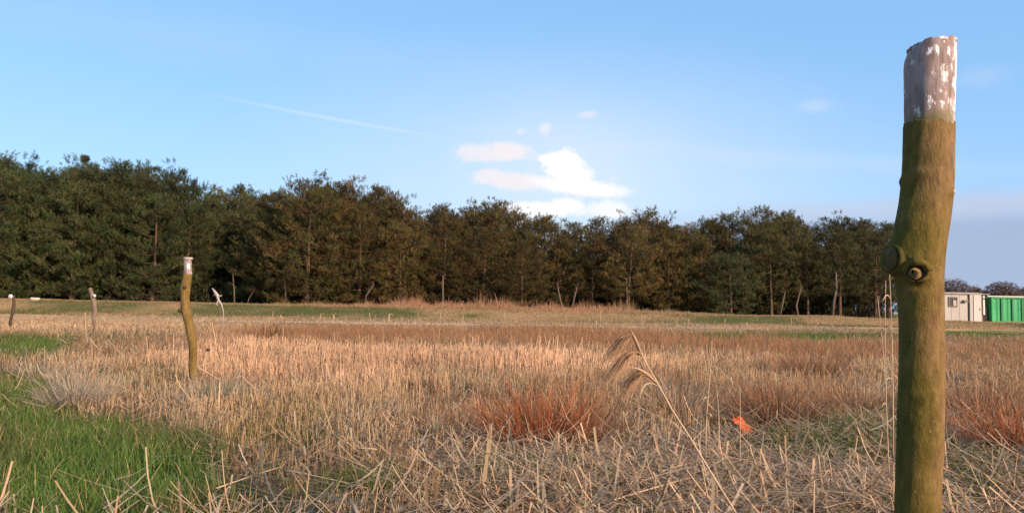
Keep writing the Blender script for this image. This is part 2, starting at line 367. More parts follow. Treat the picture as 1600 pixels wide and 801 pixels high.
    # bank, crest and the strip before the wood
    n = 170000; X = rng.uniform(-44, 60, n); Y = rng.uniform(48, 59.5, n); k = (Y < 57.5) | (X > 28) | (rng.random(n) < .4); X, Y = X[k], Y[k]; n = len(X)
    nb = fnoise(X, Y * 1.5, 5, 35); nn = fnoise(X, Y, 1.5, 37)
    c = lerp(np.tile(C(.12, .125, .04), (n, 1)), np.tile(C(.42, .28, .15), (n, 1)), sstep(.36, .62, nb * .6 + .4 * fnoise(X, Y * 2, 1.6, 67) + rng.normal(0, .1, n)))
    ctop = sstep(54, 55.5, Y) * sstep(-20, -8, X) * sstep(16, 4, X)
    c = lerp(c, np.tile(C(.50, .28, .16), (n, 1)), ctop); cf = sstep(53.7, 54.6, Y) * .7; c = lerp(c, np.tile(C(.42, .28, .14), (n, 1)), cf * (1 - ctop))
    c = c * jit(n, np.ones(3), .26, .06)
    hh = (.05 + .13 * nn) * (1 + ctop * (.2 + 5.0 * fnoise(X, Y, .7, 39) ** 3 * 2.4)) * rng.uniform(.6, 1.3, n)
    P = np.stack([X, Y, terrain(X, Y) - .01], 1)
    bk.append(blades(P, hh, rng.uniform(.012, .03, n), rng.uniform(0, 6.28, n), np.abs(rng.normal(0, .25, n)), rng.uniform(0, .8, n), rng.normal(0, .6, n), c, .3, 3))
    for nm, pr, mt, lb in [('dry_stubble', st, M_BLADE, 'upright cut straw coloured reed stubble covering the field'), ('green_grass', gr, M_GREEN, 'fresh green grass growing in patches among the stubble'),
                       ('rust_grass', ru, M_BLADE, 'low rust brown grass in patches between the stubble'), ('straw_litter', lt, M_BLADE, 'grey and tan broken straw lying flat over the ground'),
                       ('bank_grass', bk, M_BLADE, 'thin green and blond grass on the low bank before the wood')]:
        V, Q, c = merge(pr); tag(add(nm, arr_mesh(nm, V, Q, c), mt), lb, 'grass', kind='stuff')
field()

# ------------------------------------------------------------------ pines
def needle_mat():
    m, N, L, b = mat('needles'); out = N['Material Output']
    a = N.new('ShaderNodeAttribute'); a.attribute_name = 'Col'; oi = N.new('ShaderNodeObjectInfo')
    mx = N.new('ShaderNodeMixRGB'); mx.blend_type = 'MULTIPLY'; mx.inputs[0].default_value = 1
    L.new(a.outputs['Color'], mx.inputs[1]); L.new(oi.outputs['Color'], mx.inputs[2]); L.new(mx.outputs[0], b.inputs['Base Color'])
    b.inputs['Roughness'].default_value = .6; b.inputs['Specular IOR Level'].default_value = .25
    t = N.new('ShaderNodeBsdfTranslucent'); L.new(mx.outputs[0], t.inputs[0]); ms = N.new('ShaderNodeMixShader'); ms.inputs[0].default_value = .25
    L.new(b.outputs[0], ms.inputs[1]); L.new(t.outputs[0], ms.inputs[2]); L.new(ms.outputs[0], out.inputs[0]); return m
M_NEEDLE = needle_mat()
M_PBARK = noise_mat('pine_bark', [(.035, .022, .015), (.085, .05, .03), (.13, .08, .05)], 7, .95, .8, stretch=(1, 1, .3))
M_PALEBARK = noise_mat('pale_bark', [(.06, .042, .028), (.14, .10, .07)], 8, .9, .5, stretch=(1, 1, .3))

def make_pine(seed, H, low=.1, spread=1.0, openness=0.0):
    """unit pine H metres tall: mesh pair (trunk+limbs, crown)"""
    r = np.random.default_rng(seed); rr = random.Random(seed); tb = MB()
    bend = (rr.uniform(-.04, .04), rr.uniform(-.04, .04)); ph = rr.uniform(0, 6)
    def axis(z): t = z / H; return Vector((bend[0] * z * t + .10 * math.sin(t * 5 + ph) * t, bend[1] * z * t + .1 * math.cos(t * 4 + ph) * t, z))
    zs = [-.25, 0, .3] + [H * k / 9 for k in range(1, 9)] + [H * .975]
    tb.tube([axis(max(z, 0)) + Vector((0, 0, min(z, 0))) for z in zs], [.17 * H / 9 * (1 - .88 * max(z, 0) / H) * (1.25 if z < .1 else 1) for z in zs], 8)
    cen, nrm, siz = [], [], []
    z = H * low
    while z < H * .97:
        t = z / H
        prof = .74 + .26 * math.sin(t / .45 * 1.57) if t < .45 else (1 - ((t - .45) / .56) ** 1.7)
        prof = max(prof, .12)
        Lm = H * .345 * spread * prof
        nb = rr.choice([4, 5, 5, 6]) if t < .85 else rr.choice([3, 4, 5]); a0 = rr.uniform(0, 6.28)
        for k in range(nb):
            if rr.random() < openness: continue
            a = a0 + k * 6.283 / nb + rr.uniform(-.45, .45); L = Lm * rr.uniform(.6, 1.18)
            rise = (-.05 + .5 * t + 1.5 * max(0, t - .68)) * rr.uniform(.5, 1.4)
            p0 = axis(z + rr.uniform(-.12, .12)); d = Vector((math.cos(a), math.sin(a), 0)); pts = []
            for s in (0, .3, .6, .85, 1):
                pts.append(p0 + d * L * s + Vector((0, 0, L * rise * s + L * (.22 * s * s - .10 * math.sin(s * 3.1)))))
            tb.tube(pts, [.035 * (1 - t * .7) * (1 - .8 * s) + .006 for s in (0, .3, .6, .85, 1)], 4, cap=False)
            # clumps on sub-branches spread sideways -> flat layered bough
            side = Vector((-d.y, d.x, 0)); nb2 = max(2, int(L * 2.6 + 1.5))
            for q in range(nb2):
                s = .38 + .66 * (q + rr.random()) / nb2; bb = p0 + d * L * s + Vector((0, 0, L * rise * s + L * (.22 * s * s - .10 * math.sin(min(s, 1) * 3.1))))
                bb = bb + side * rr.uniform(-1, 1) * L * .40 * math.sin(min(1, s) * 2.6 + .2) + Vector((0, 0, rr.uniform(-.05, .10)))
                g1 = rr.uniform(.8, 1.25)
                for q2 in range(6):
                    cen.append(bb + d * rr.gauss(0, .22) + side * rr.gauss(0, .22) + Vector((0, 0, rr.gauss(.03, .075)))); nrm.append((d * .5 + Vector((0, 0, 1.0)) + side * rr.uniform(-.5, .5)).normalized()); siz.append(rr.uniform(.8, 1.25) * g1 * (.85 + .2 * (1 - t)))
        z += rr.uniform(.55, .85) * H / 9 * (1.0 if t < .75 else .55)
    for q in range(22):
        cen.append(axis(H * rr.uniform(.84, .985)) + Vector((rr.uniform(-.2, .2), rr.uniform(-.2, .2), 0))); nrm.append(Vector((0, 0, 1))); siz.append(.7)
    cen = np.array(cen); nrm = np.array(nrm); siz = np.array(siz); nn = 24
    # each clump is a shoot: needles set round an axis that points up and outwards
    nrm = nrm + r.normal(0, .28, nrm.shape); nrm /= np.linalg.norm(nrm, axis=1, keepdims=True)
    n = len(cen) * nn; Cn = np.repeat(cen, nn, 0); Nn = np.repeat(nrm, nn, 0); Sz = np.repeat(siz, nn)
    D = r.normal(0, 1, (n, 3)); D /= np.linalg.norm(D, axis=1, keepdims=True); D = D + Nn * .9; D /= np.linalg.norm(D, axis=1, keepdims=True) + 1e-6
    Ln = r.uniform(.09, .17, n) * Sz; off = Nn * (r.random((n, 1)) * .34 - .06) * Sz[:, None] + r.normal(0, .018, (n, 3))
    W = np.cross(D, r.normal(0, 1, (n, 3))); W /= np.linalg.norm(W, axis=1, keepdims=True) + 1e-6; wd = r.uniform(.012, .024, n)[:, None] * Sz[:, None]
    A = Cn + off; B = A + D * Ln[:, None]
    V = np.stack([A - W * wd / 2, A + W * wd / 2, B + W * wd * .3, B - W * wd * .3], 1).reshape(-1, 3)
    Q = np.arange(n * 4).reshape(-1, 4)
    cl = 1.15 * np.repeat(r.normal(1, .26, ((len(cen) + 5) // 6, 1)), 6, 0)[:len(cen)].clip(.5, 1.7) * r.normal(1, .12, (len(cen), 1)); warm = np.repeat(r.random(((len(cen) + 5) // 6, 1)) ** 1.5, 6, 0)[:len(cen)]
    cb = (np.array([.050, .068, .024]) * (1 - warm) + np.array([.105, .078, .034]) * warm) * cl
    cc = np.repeat(cb, nn, 0) * r.normal(1, .15, (n, 1)).clip(.5, 1.5)
    return tb.mesh('trunk'), arr_mesh('crown', V, Q, np.repeat(cc, 4, 0))
VAR = [make_pine(11, 9, .04, 1.0), make_pine(12, 9, .06, .9), make_pine(13, 9, .10, 1.05, .08), make_pine(14, 9, .03, 1.15), make_pine(15, 9, .2, .95, .12), make_pine(16, 9, .26, .9, .1), make_pine(17, 9, .05, .95, .05)]
for tm, cm in VAR: tm.materials.append(M_PBARK); cm.materials.append(M_NEEDLE)
SKYL = [(-40, 236), (0, 240), (30, 252), (60, 275), (75, 266), (110, 258), (130, 248), (150, 262), (180, 252), (215, 253), (260, 264), (300, 292), (330, 300), (370, 286), (410, 302), (430, 294), (480, 276), (520, 288), (545, 282), (585, 286), (612, 302), (640, 322), (690, 314), (730, 317), (770, 313), (800, 328), (850, 330), (900, 345), (932, 337), (970, 340), (1010, 327), (1045, 347), (1080, 352), (1108, 337), (1140, 332), (1190, 323), (1230, 330), (1262, 347), (1310, 340), (1342, 335), (1390, 345)]
def sky_y(px): return float(np.interp(px, [a for a, b in SKYL], [b for a, b in SKYL]))
pr = random.Random(5)
def pine(px, D, ytop, var, label, group=None, tint=None, wide=1.0):
    x = (at(px, hor(px), D)).x; z0 = float(terrain(np.array([x]), np.array([D]))[0])
    H = EYE + (hor(px) - ytop) / F * D - z0; s = H / 9.0
    e = empty('pine_tree', (x, D, z0), label, 'tree', group, pr.uniform(0, 6.28)); e.scale = (s * wide, s * wide, s)
    tm, cm = VAR[var]
    t = add('trunk', tm, None, e); c = add('crown', cm, None, e)
    if tint is None:
        w = sstep(300, 560, np.array([px]))[0] * (1 - .55 * sstep(1020, 1250, np.array([px]))[0]); k = pr.uniform(.74, 1.3)
        tint = ((.72 + .42 * w) * k, (.82 + .0 * w) * k, (.66 - .06 * w) * k)
    c.color = (*tint, 1)
    return e
# front row: (photo x, distance, top y, variant, width, label)
FRONT = [
 (-15, 60.5, 262, 3, 1.1, 'tall dark pine cut off by the left edge of the picture'),
 (48, 61, 300, 0, 1.1, 'dark green pine behind the thin post with a white knob'),
 (112, 60.5, 285, 1, 1.1, 'full dark pine under the treetop that carries a round dark nest'),
 (172, 61.5, 290, 3, 1.1, 'bushy dark pine behind the second small post from the left'),
 (238, 60.5, 300, 6, 1.1, 'dark pine with low layered boughs left of the crooked post'),
 (290, 62.5, 318, 1, .9, 'shaded dark pine directly behind the crooked post'),
 (418, 62, 330, 2, 1.0, 'narrow pine at the right side of the black gap in the wood'),
 (478, 59.2, 292, 3, 1.22, 'big olive pine with wide boughs hanging low right of the black gap'),
 (560, 60.2, 318, 0, 1.1, 'brown olive pine just right of the big low boughed pine'),
 (625, 59.6, 345, 6, 1.15, 'brownish pine with drooping boughs left of the thin straight trunk'),
 (692, 60.6, 335, 1, 1.1, 'brown toned pine behind the pink grass on the bank crest'),
 (755, 60, 352, 3, 1.1, 'low rounded pine below the small left hand cloud'),
 (815, 59.4, 372, 0, 1.2, 'low spreading pine whose boughs touch the bank under the clouds'),
 (872, 61.6, 360, 2, 1.0, 'brown thin pine under the bright white cloud'),
 (925, 60.8, 358, 4, 1.0, 'loose brown pine with bare lower stem right of the bright cloud'),
 (982, 59.4, 352, 4, 1.15, 'pine with a straight visible trunk above the bent reed'),
 (1045, 61, 370, 6, 1.1, 'dark brown pine right of the pine with the visible trunk'),
 (1096, 61, 365, 1, 1.1, 'dark pine left of the pale grey green low pine'),
 (1142, 59.2, 392, 3, 1.3, 'low pale grey green pine standing forward on the right'),
 (1205, 60.4, 350, 5, 1.15, 'pine with high crown over slanting bare stems on the right'),
 (1262, 60.6, 365, 5, 1.1, 'brown pine between the slanting stems and the pale thin trunk'),
 (1312, 60.2, 352, 5, 1.15, 'pine with high crown just right of the pale thin trunk'),
 (1368, 61, 358, 4, .95, 'last front pine beside the stub of the thick post')]
for px, D, yt, v, wd, lb in FRONT:
    tint = (.95, 1.08, .95) if px == 1142 else None
    pine(px, D, yt + 8, v, lb, None, tint, wd)
tops = SKYL
for i, (px, yt) in enumerate(tops):
    side = 'left part' if px < 330 else 'middle part' if px < 1000 else 'right part'
    gap_ = 325 < px < 400
    pine(px + pr.uniform(-3, 3), 70 if gap_ else pr.uniform(62, 66), yt + pr.uniform(5, 12), 5 if gap_ else i % 7, 'pine with only its top seen on the skyline in the %s of the wood' % side, 'skyline pines in the %s of the wood' % side, None, pr.uniform(.95, 1.15))
for row, D in enumerate((68.5, 72, 76, 81)):
    for px in range(-60 + row * 14, 1370, 62):
        pine(px + pr.uniform(-12, 12), D + pr.uniform(-1, 1), sky_y(px) + pr.uniform(16, 50), 5 if 315 < px < 410 and D < 74 else pr.randrange(7), 'pine deep in the wood, glimpsed dark between the front pines', 'pines deep inside the wood')
def undergrowth():
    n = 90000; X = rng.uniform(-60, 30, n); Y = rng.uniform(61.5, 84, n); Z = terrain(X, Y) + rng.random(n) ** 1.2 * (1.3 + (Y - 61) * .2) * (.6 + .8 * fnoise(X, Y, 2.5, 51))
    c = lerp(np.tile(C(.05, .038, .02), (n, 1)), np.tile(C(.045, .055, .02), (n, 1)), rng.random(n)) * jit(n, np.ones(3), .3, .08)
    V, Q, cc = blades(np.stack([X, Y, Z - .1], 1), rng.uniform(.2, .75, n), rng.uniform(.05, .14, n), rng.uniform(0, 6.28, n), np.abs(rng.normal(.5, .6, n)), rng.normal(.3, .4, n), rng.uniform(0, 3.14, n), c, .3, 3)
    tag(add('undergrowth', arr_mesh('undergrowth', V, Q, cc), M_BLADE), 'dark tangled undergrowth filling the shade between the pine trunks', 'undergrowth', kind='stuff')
undergrowth()

# nest-like dark ball on the top of a skyline pine
def burr(c, rad, n, mt, name, label, cat, col):
    r = np.random.default_rng(3); D = r.normal(0, 1, (n, 3)); D /= np.linalg.norm(D, axis=1, keepdims=True); A = D * (rad * r.random((n, 1)) ** .5)
    T = r.normal(0, 1, (n, 3)); T /= np.linalg.norm(T, axis=1, keepdims=True); W = np.cross(D, T); W /= np.linalg.norm(W, axis=1, keepdims=True)
    L = r.uniform(.1, .25, (n, 1)); w = .018
    V = np.stack([A - W * w, A + W * w, A + T * L + W * w, A + T * L - W * w], 1).reshape(-1, 3)
    o = add(name, arr_mesh(name, V, np.arange(n * 4).reshape(-1, 4), np.tile(C(*col), (n * 4, 1)) * np.repeat(r.uniform(.6, 1.4, (n, 1)), 4, 0)), mt, None, c); tag(o, label, cat); return o
burr(at(133, 249, 63.5), .30, 900, M_BLADE, 'nest', 'round dark twig nest in a treetop at the left', 'nest', (.04, .035, .02))

# bare saplings in front of the wood
def sapling(pts_px, D, r0, label, group=None):
    P = [at(x, y, D) for x, y in pts_px]; z0 = float(terrain(np.array([P[0].x]), np.array([D]))[0]); base = Vector((P[0].x, D, z0 - .05))
    rel = [Vector((0, 0, -.05))] + [p - Vector((base.x, D, z0)) for p in P[1:]]
    e = empty('bare_sapling', (base.x, D, z0), label, 'tree', group); m = MB(); m.tube(rel, [r0 * (1 - .65 * i / (len(rel) - 1)) for i in range(len(rel))], 7); m.build('trunk', M_PALEBARK, e)
    q = random.Random(int(pts_px[0][0]))
    for k in range(5):
        b = MB()
        i = q.randrange(1, len(rel)); p = rel[i] if i == len(rel) - 1 else rel[i].lerp(rel[i + 1], q.random()); a = q.uniform(0, 6.28)
        d = Vector((math.cos(a), math.sin(a), q.uniform(.5, 1.4))).normalized() * q.uniform(.2, .5); b.tube([p, p + d * .5 + Vector((0, 0, .05)), p + d], [r0 * .28, r0 * .2, r0 * .08], 4)
        b.build('twig', M_PALEBARK, e)
sapling([(1300, 495), (1303, 470), (1307, 450), (1306, 425)], 58.2, .13, 'pale thin crooked trunk standing free on the right before the wood')
sapling([(1247, 495), (1244, 478), (1248, 462), (1252, 448)], 58.5, .11, 'short bent pale stem left of the pale thin crooked trunk')
sapling([(1218, 495), (1222, 478), (1227, 455)], 58.6, .09, 'slanting brown stem, leftmost of the stems on the right')
sapling([(1370, 497), (1372, 480), (1374, 462)], 58.6, .07, 'thin dark stem close to the left of the thick post')
sapling([(979, 489), (980, 465), (979, 438)], 58.3, .10, 'straight grey stem below the loose pine in the middle')
sapling([(692, 478), (692, 455), (692, 430)], 58.3, .10, 'straight thin stem behind the pink grass on the bank')
sapling([(447, 474), (446, 455), (445, 440)], 58.3, .09, 'straight stem under the big low boughed pine')
sapling([(570, 476), (572, 462), (584, 444)], 58.0, .07, 'leaning arched stem under the pines left of middle')
sapling([(366, 474), (366, 455), (364, 432)], 58.3, .08, 'grey stem in the black gap of the wood')
sapling([(386, 474), (389, 466), (396, 455)], 58.0, .05, 'short leaning twig stem at the foot of the black gap')
sapling([(880, 482), (874, 462), (871, 445)], 58.4, .10, 'left stem of the pair leaning apart under the bright cloud')
sapling([(892, 483), (897, 466), (902, 448)], 58.4, .09, 'right stem of the pair leaning apart under the bright cloud')

# ------------------------------------------------------------------ big posts
def bark_mat(name, grad=3.6, sc=1.0, c=((.082, .072, .009), (.125, .086, .018), (.21, .125, .055))):
    """smooth olive bark with algae on one side, brown where bare"""
    m, N, L, b = mat(name); tc = N.new('ShaderNodeTexCoord'); mp = N.new('ShaderNodeMapping'); mp.inputs['Scale'].default_value = (1, 1, .45); L.new(tc.outputs['Object'], mp.inputs[0])
    def nz(s, d, r=.6):
        n = N.new('ShaderNodeTexNoise'); n.inputs['Scale'].default_value = s * sc; n.inputs['Detail'].default_value = d; n.inputs['Roughness'].default_value = r; L.new(mp.outputs[0], n.inputs['Vector']); return n.outputs[0]
    n1 = nz(9, 5); n2 = nz(60, 6, .7); n3 = nz(260, 4)
    sep = N.new('ShaderNodeSeparateXYZ'); L.new(tc.outputs['Object'], sep.inputs[0])
    ad = N.new('ShaderNodeMath'); ad.operation = 'MULTIPLY_ADD'; L.new(sep.outputs[0], ad.inputs[0]); ad.inputs[1].default_value = grad; ad.inputs[2].default_value = 0
    ad2 = N.new('ShaderNodeMath'); ad2.operation = 'ADD'; L.new(ad.outputs[0], ad2.inputs[0]); L.new(n1, ad2.inputs[1])
    cr = N.new('ShaderNodeValToRGB'); e = cr.color_ramp.elements; e[0].position = .28; e[0].color = (*c[0], 1); e[1].position = .75; e[1].color = (*c[2], 1); k = e.new(.5); k.color = (*c[1], 1)
    L.new(ad2.outputs[0], cr.inputs[0])
    mr = N.new('ShaderNodeMapRange'); L.new(n2, mr.inputs[0]); mr.inputs[1].default_value = .3; mr.inputs[2].default_value = .72; mr.inputs[3].default_value = .6; mr.inputs[4].default_value = 1.3
    sc_ = N.new('ShaderNodeVectorMath'); sc_.operation = 'SCALE'; L.new(cr.outputs[0], sc_.inputs[0]); L.new(mr.outputs[0], sc_.inputs['Scale']); 
    # fine drying cracks and pale lichen specks
    mp3 = N.new('ShaderNodeMapping'); mp3.inputs['Scale'].default_value = (1, 1, .09); L.new(tc.outputs['Object'], mp3.inputs[0])
    n4 = N.new('ShaderNodeTexNoise'); n4.inputs['Scale'].default_value = 170 * sc; n4.inputs['Detail'].default_value = 4; L.new(mp3.outputs[0], n4.inputs['Vector'])
    m4 = N.new('ShaderNodeMapRange'); L.new(n4.outputs[0], m4.inputs[0]); m4.inputs[1].default_value = .60; m4.inputs[2].default_value = .70; m4.inputs[4].default_value = .55
    n5 = N.new('ShaderNodeTexNoise'); n5.inputs['Scale'].default_value = 150 * sc; n5.inputs['Detail'].default_value = 3; L.new(tc.outputs['Object'], n5.inputs['Vector'])
    m5 = N.new('ShaderNodeMapRange'); L.new(n5.outputs[0], m5.inputs[0]); m5.inputs[1].default_value = .66; m5.inputs[2].default_value = .74; m5.inputs[4].default_value = .5
    x4 = N.new('ShaderNodeMixRGB'); L.new(m4.outputs[0], x4.inputs[0]); L.new(sc_.outputs[0], x4.inputs[1]); x4.inputs[2].default_value = (.035, .026, .012, 1)
    x5 = N.new('ShaderNodeMixRGB'); L.new(m5.outputs[0], x5.inputs[0]); L.new(x4.outputs[0], x5.inputs[1]); x5.inputs[2].default_value = (.30, .26, .17, 1)
    L.new(x5.outputs[0], b.inputs['Base Color'])
    b.inputs['Roughness'].default_value = .8; b.inputs['Specular IOR Level'].default_value = .12
    s = N.new('ShaderNodeMath'); s.operation = 'ADD'; L.new(n2, s.inputs[0]); s2 = N.new('ShaderNodeMath'); s2.operation = 'MULTIPLY'; L.new(n3, s2.inputs[0]); s2.inputs[1].default_value = .35; L.new(s2.outputs[0], s.inputs[1])
    bp = N.new('ShaderNodeBump'); bp.inputs['Strength'].default_value = .6; bp.inputs['Distance'].default_value = .006; L.new(s.outputs[0], bp.inputs['Height']); L.new(bp.outputs[0], b.inputs['Normal'])
    return m
def bare_mat(name, sc=1.0, amt=.56, zb=-9):
    """grey-pink weathered wood with flaking white paint"""
    m, N, L, b = mat(name); tc = N.new('ShaderNodeTexCoord'); mp = N.new('ShaderNodeMapping'); mp.inputs['Scale'].default_value = (1, 1, .35); L.new(tc.outputs['Object'], mp.inputs[0])
    n = N.new('ShaderNodeTexNoise'); n.inputs['Scale'].default_value = 45 * sc; n.inputs['Detail'].default_value = 7; L.new(mp.outputs[0], n.inputs['Vector'])
    cr = N.new('ShaderNodeValToRGB'); e = cr.color_ramp.elements; e[0].position = .33; e[0].color = (.15, .10, .082, 1); e[1].position = .68; e[1].color = (.33, .245, .215, 1); L.new(n.outputs[0], cr.inputs[0])
    mp2 = N.new('ShaderNodeMapping'); mp2.inputs['Scale'].default_value = (1, 1, .6); L.new(tc.outputs['Object'], mp2.inputs[0])
    n2 = N.new('ShaderNodeTexNoise'); n2.inputs['Scale'].default_value = 62 * sc; n2.inputs['Detail'].default_value = 5; n2.inputs['Roughness'].default_value = .6; L.new(mp2.outputs[0], n2.inputs['Vector'])
    sep = N.new('ShaderNodeSeparateXYZ'); L.new(tc.outputs['Object'], sep.inputs[0])
    ma = N.new('ShaderNodeMath'); ma.operation = 'MULTIPLY_ADD'; L.new(sep.outputs[0], ma.inputs[0]); ma.inputs[1].default_value = 2.3 * sc; L.new(n2.outputs[0], ma.inputs[2])
    mr = N.new('ShaderNodeMapRange'); L.new(ma.outputs[0], mr.inputs[0]); mr.inputs[1].default_value = amt; mr.inputs[2].default_value = amt + .09
    mx = N.new('ShaderNodeMixRGB'); L.new(mr.outputs[0], mx.inputs[0]); L.new(cr.outputs[0], mx.inputs[1]); mx.inputs[2].default_value = (.70, .66, .65, 1); 
    mp3 = N.new('ShaderNodeMapping'); mp3.inputs['Scale'].default_value = (1, 1, .05); L.new(tc.outputs['Object'], mp3.inputs[0])
    n4 = N.new('ShaderNodeTexNoise'); n4.inputs['Scale'].default_value = 190 * sc; n4.inputs['Detail'].default_value = 5; L.new(mp3.outputs[0], n4.inputs['Vector'])
    m4 = N.new('ShaderNodeMapRange'); L.new(n4.outputs[0], m4.inputs[0]); m4.inputs[1].default_value = .55; m4.inputs[2].default_value = .68; m4.inputs[4].default_value = .6
    x4 = N.new('ShaderNodeMixRGB'); L.new(m4.outputs[0], x4.inputs[0]); L.new(mx.outputs[0], x4.inputs[1]); x4.inputs[2].default_value = (.07, .045, .035, 1)
    g1 = N.new('ShaderNodeMath'); g1.operation = 'MULTIPLY_ADD'; L.new(n.outputs[0], g1.inputs[0]); g1.inputs[1].default_value = -.10; L.new(sep.outputs[2], g1.inputs[2])
    g2 = N.new('ShaderNodeMapRange'); L.new(g1.outputs[0], g2.inputs[0]); g2.inputs[1].default_value = zb - .02; g2.inputs[2].default_value = zb - .05; g2.inputs[4].default_value = .9
    x5 = N.new('ShaderNodeMixRGB'); L.new(g2.outputs[0], x5.inputs[0]); L.new(x4.outputs[0], x5.inputs[1]); x5.inputs[2].default_value = (.12, .095, .02, 1); mx = x5
    L.new(mx.outputs[0], b.inputs['Base Color'])
    b.inputs['Roughness'].default_value = .75
    bp = N.new('ShaderNodeBump'); bp.inputs['Strength'].default_value = .5; bp.inputs['Distance'].default_value = .003; L.new(mx.outputs[0], bp.inputs['Height']); L.new(bp.outputs[0], b.inputs['Normal'])
    return m
M_CUT = noise_mat('cut_wood', [(.08, .05, .015), (.17, .11, .03), (.34, .22, .08)], 55, .8, .3)
M_CUTTOP = noise_mat('cut_top', [(.30, .13, .09), (.42, .24, .18)], 90, .8, .5)

def swept(rows, depth, base_xy, mid=None, n=72, bumps=(), seed=1, nz=.0014, ragged=0.0, z_lo=None, ztopfn=None, dense=1):
    """rows: (y_px, left_px, right_px) -> closed post surface in world metres; returned relative to base"""
    zs, cx, rad = [], [], []
    zo = .055 if depth < 3 else 0
    for y, l, r_ in rows:
        A = at(l, y, depth); B = at(r_, y, depth); A.z = at(l, y, depth - zo).z; B.z = at(r_, y, depth - zo).z; zs.append((A.z + B.z) / 2); cx.append((A.x + B.x) / 2); rad.append((B.x - A.x) / 2 * math.cos(math.atan2(A.x, depth)))
    o = np.argsort(zs); zs, cx, rad = np.array(zs)[o], np.array(cx)[o], np.array(rad)[o]
    from_z = zs[0] if z_lo is None else z_lo
    Z = np.arange(from_z, zs[-1] + .0001, (.006 if dense == 1 else dense)); Z = np.append(Z, zs[-1])
    def sm(a):
        v = np.interp(Z, zs, a); k = max(1, int(.03 / (Z[1] - Z[0]))); p = np.pad(v, k, 'edge'); return np.convolve(p, np.ones(2 * k + 1) / (2 * k + 1), 'valid')
    cxs, rs = sm(cx), sm(rad); th = np.linspace(0, 2 * np.pi, n, endpoint=False)
    TH, ZZ = np.meshgrid(th, Z); Rr = np.repeat(rs[:, None], n, 1)
    u = np.cos(TH) * 2.2; w = np.sin(TH) * 2.2
    Rr = Rr + (fnoise(u * 1.0 + 5, ZZ * 9 + w * 1.7, 1.3, seed) - .5) * nz * 2 + (fnoise(u * 3, ZZ * 30 + w * 2.7, 1.0, seed + 3) - .5) * nz
    for (bz, bth, sz, sth, amp) in bumps:
        dth = (TH - bth + np.pi) % (2 * np.pi) - np.pi; Rr = Rr + amp * np.exp(-((ZZ - bz) / sz) ** 2 - (dth / sth) ** 2)
    X = cxs[:, None] + Rr * np.cos(TH) - base_xy[0]; Yy = Rr * np.sin(TH) + depth - base_xy[1]
    if ztopfn is not None:
        tt = np.clip((ZZ - (Z[-1] - .03)) / .03, 0, 1); ZZ = ZZ + tt * ztopfn(TH)
    V = np.stack([X, Yy, ZZ], -1).reshape(-1, 3); m = len(Z)
    i = np.arange(m - 1)[:, None] * n; j = np.arange(n)[None]; Q = np.stack([i + j, i + (j + 1) % n, i + n + (j + 1) % n, i + n + j], -1).reshape(-1, 4)
    return V, Q, m, n, (Z, cxs, rs)
def close_top(V, Q, m, n, name, sink=.0):
    ring = V[-n:]; c = ring.mean(0) - np.array([0, 0, sink]); fs = [tuple(q) for q in Q.tolist()]; me = bpy.data.meshes.new(name)
    V2 = np.vstack([V, ring * .5 + c * .5, c[None]]); b = (m - 1) * n; b2 = m * n
    for k in range(n): fs.append((b + k, b + (k + 1) % n, b2 + (k + 1) % n, b2 + k)); fs.append((b2 + k, b2 + (k + 1) % n, b2 + n))
    me.from_pydata(V2.tolist(), [], fs); me.polygons.foreach_set('use_smooth', [len(f) == 4 and f[0] < b for f in fs]); me.update(); return me
D1 = 1.65
def zat(y, d, px=1440): return at(px, y, d - .055 if d < 3 else d).z
base1 = (at(1436, 800, D1).x, D1)
e = empty('fence_post', (base1[0], D1, 0), 'thick mossy brown wooden post rising close to the camera at the right', 'post')
body_rows = [(186, 1411, 1493), (200, 1410, 1492), (240, 1409, 1491), (290, 1407, 1490), (330, 1401, 1486), (360, 1397, 1481), (390, 1396, 1478), (415, 1396, 1476), (440, 1399, 1475), (470, 1402, 1475), (520, 1405, 1476), (600, 1403, 1477), (700, 1400, 1475), (800, 1397, 1470), (1120, 1392, 1478)]
ST = (3.3, zat(398, D1)); KN = (-2.13, zat(424, D1))
bm_ = [(zat(396, D1), 3.05, .036, .62, .013), (zat(372, D1), 3.4, .05, .7, .005), (KN[1], KN[0], .022, .42, .007), (KN[1] + .030, KN[0] - .1, .012, .6, .005), (KN[1] - .028, KN[0], .010, .5, -.006), (zat(268, D1), -2.3, .012, .5, .004), (zat(283, D1), -2.2, .03, .6, -.003), (zat(296, D1), -.85, .012, .22, .005), (zat(275, D1), 2.75, .008, .3, .004), (zat(345, D1), -2.4, .02, .7, .004), (zat(700, D1), -1.4, .03, .6, .003), (zat(620, D1), -2.0, .012, .7, .002)]
V, Q, m, n, info = swept(body_rows, D1, base1, bumps=bm_, z_lo=-.12, ztopfn=lambda t: .004 * np.sin(2 * t + 1) + .0022 * np.sin(7 * t) + .0018 * np.sin(17 * t + 2) + .0016 * np.sin(31 * t) + .003 * np.exp(-((t - 4.6) / .25) ** 2), dense=.004)
add('bark_shaft', close_top(V, Q, m, n, 'bark_shaft'), bark_mat('mossy_bark'), e)
top_rows = [(55, 1425, 1494), (62, 1416, 1495), (70, 1412.5, 1495), (80, 1411, 1494.5), (120, 1411.5, 1493.5), (160, 1412.5, 1492), (195, 1413.5, 1491)]
V, Q, m, n, _ = swept(top_rows, D1, base1, seed=5, nz=.0018, ztopfn=lambda t: .005 * np.cos(t + .5) + .0015 * np.sin(5 * t) + .0012 * np.sin(11 * t + 1) + .0008 * np.sin(23 * t), dense=.004)
tp = add('stripped_top', close_top(V, Q, m, n, 'stripped_top', .003), bare_mat('flaking_wood', 1.0, .595, zat(186, D1)), e); tp.data.materials.append(M_CUTTOP)
for p in tp.data.polygons:
    if p.normal.z > .75: p.material_index = 1
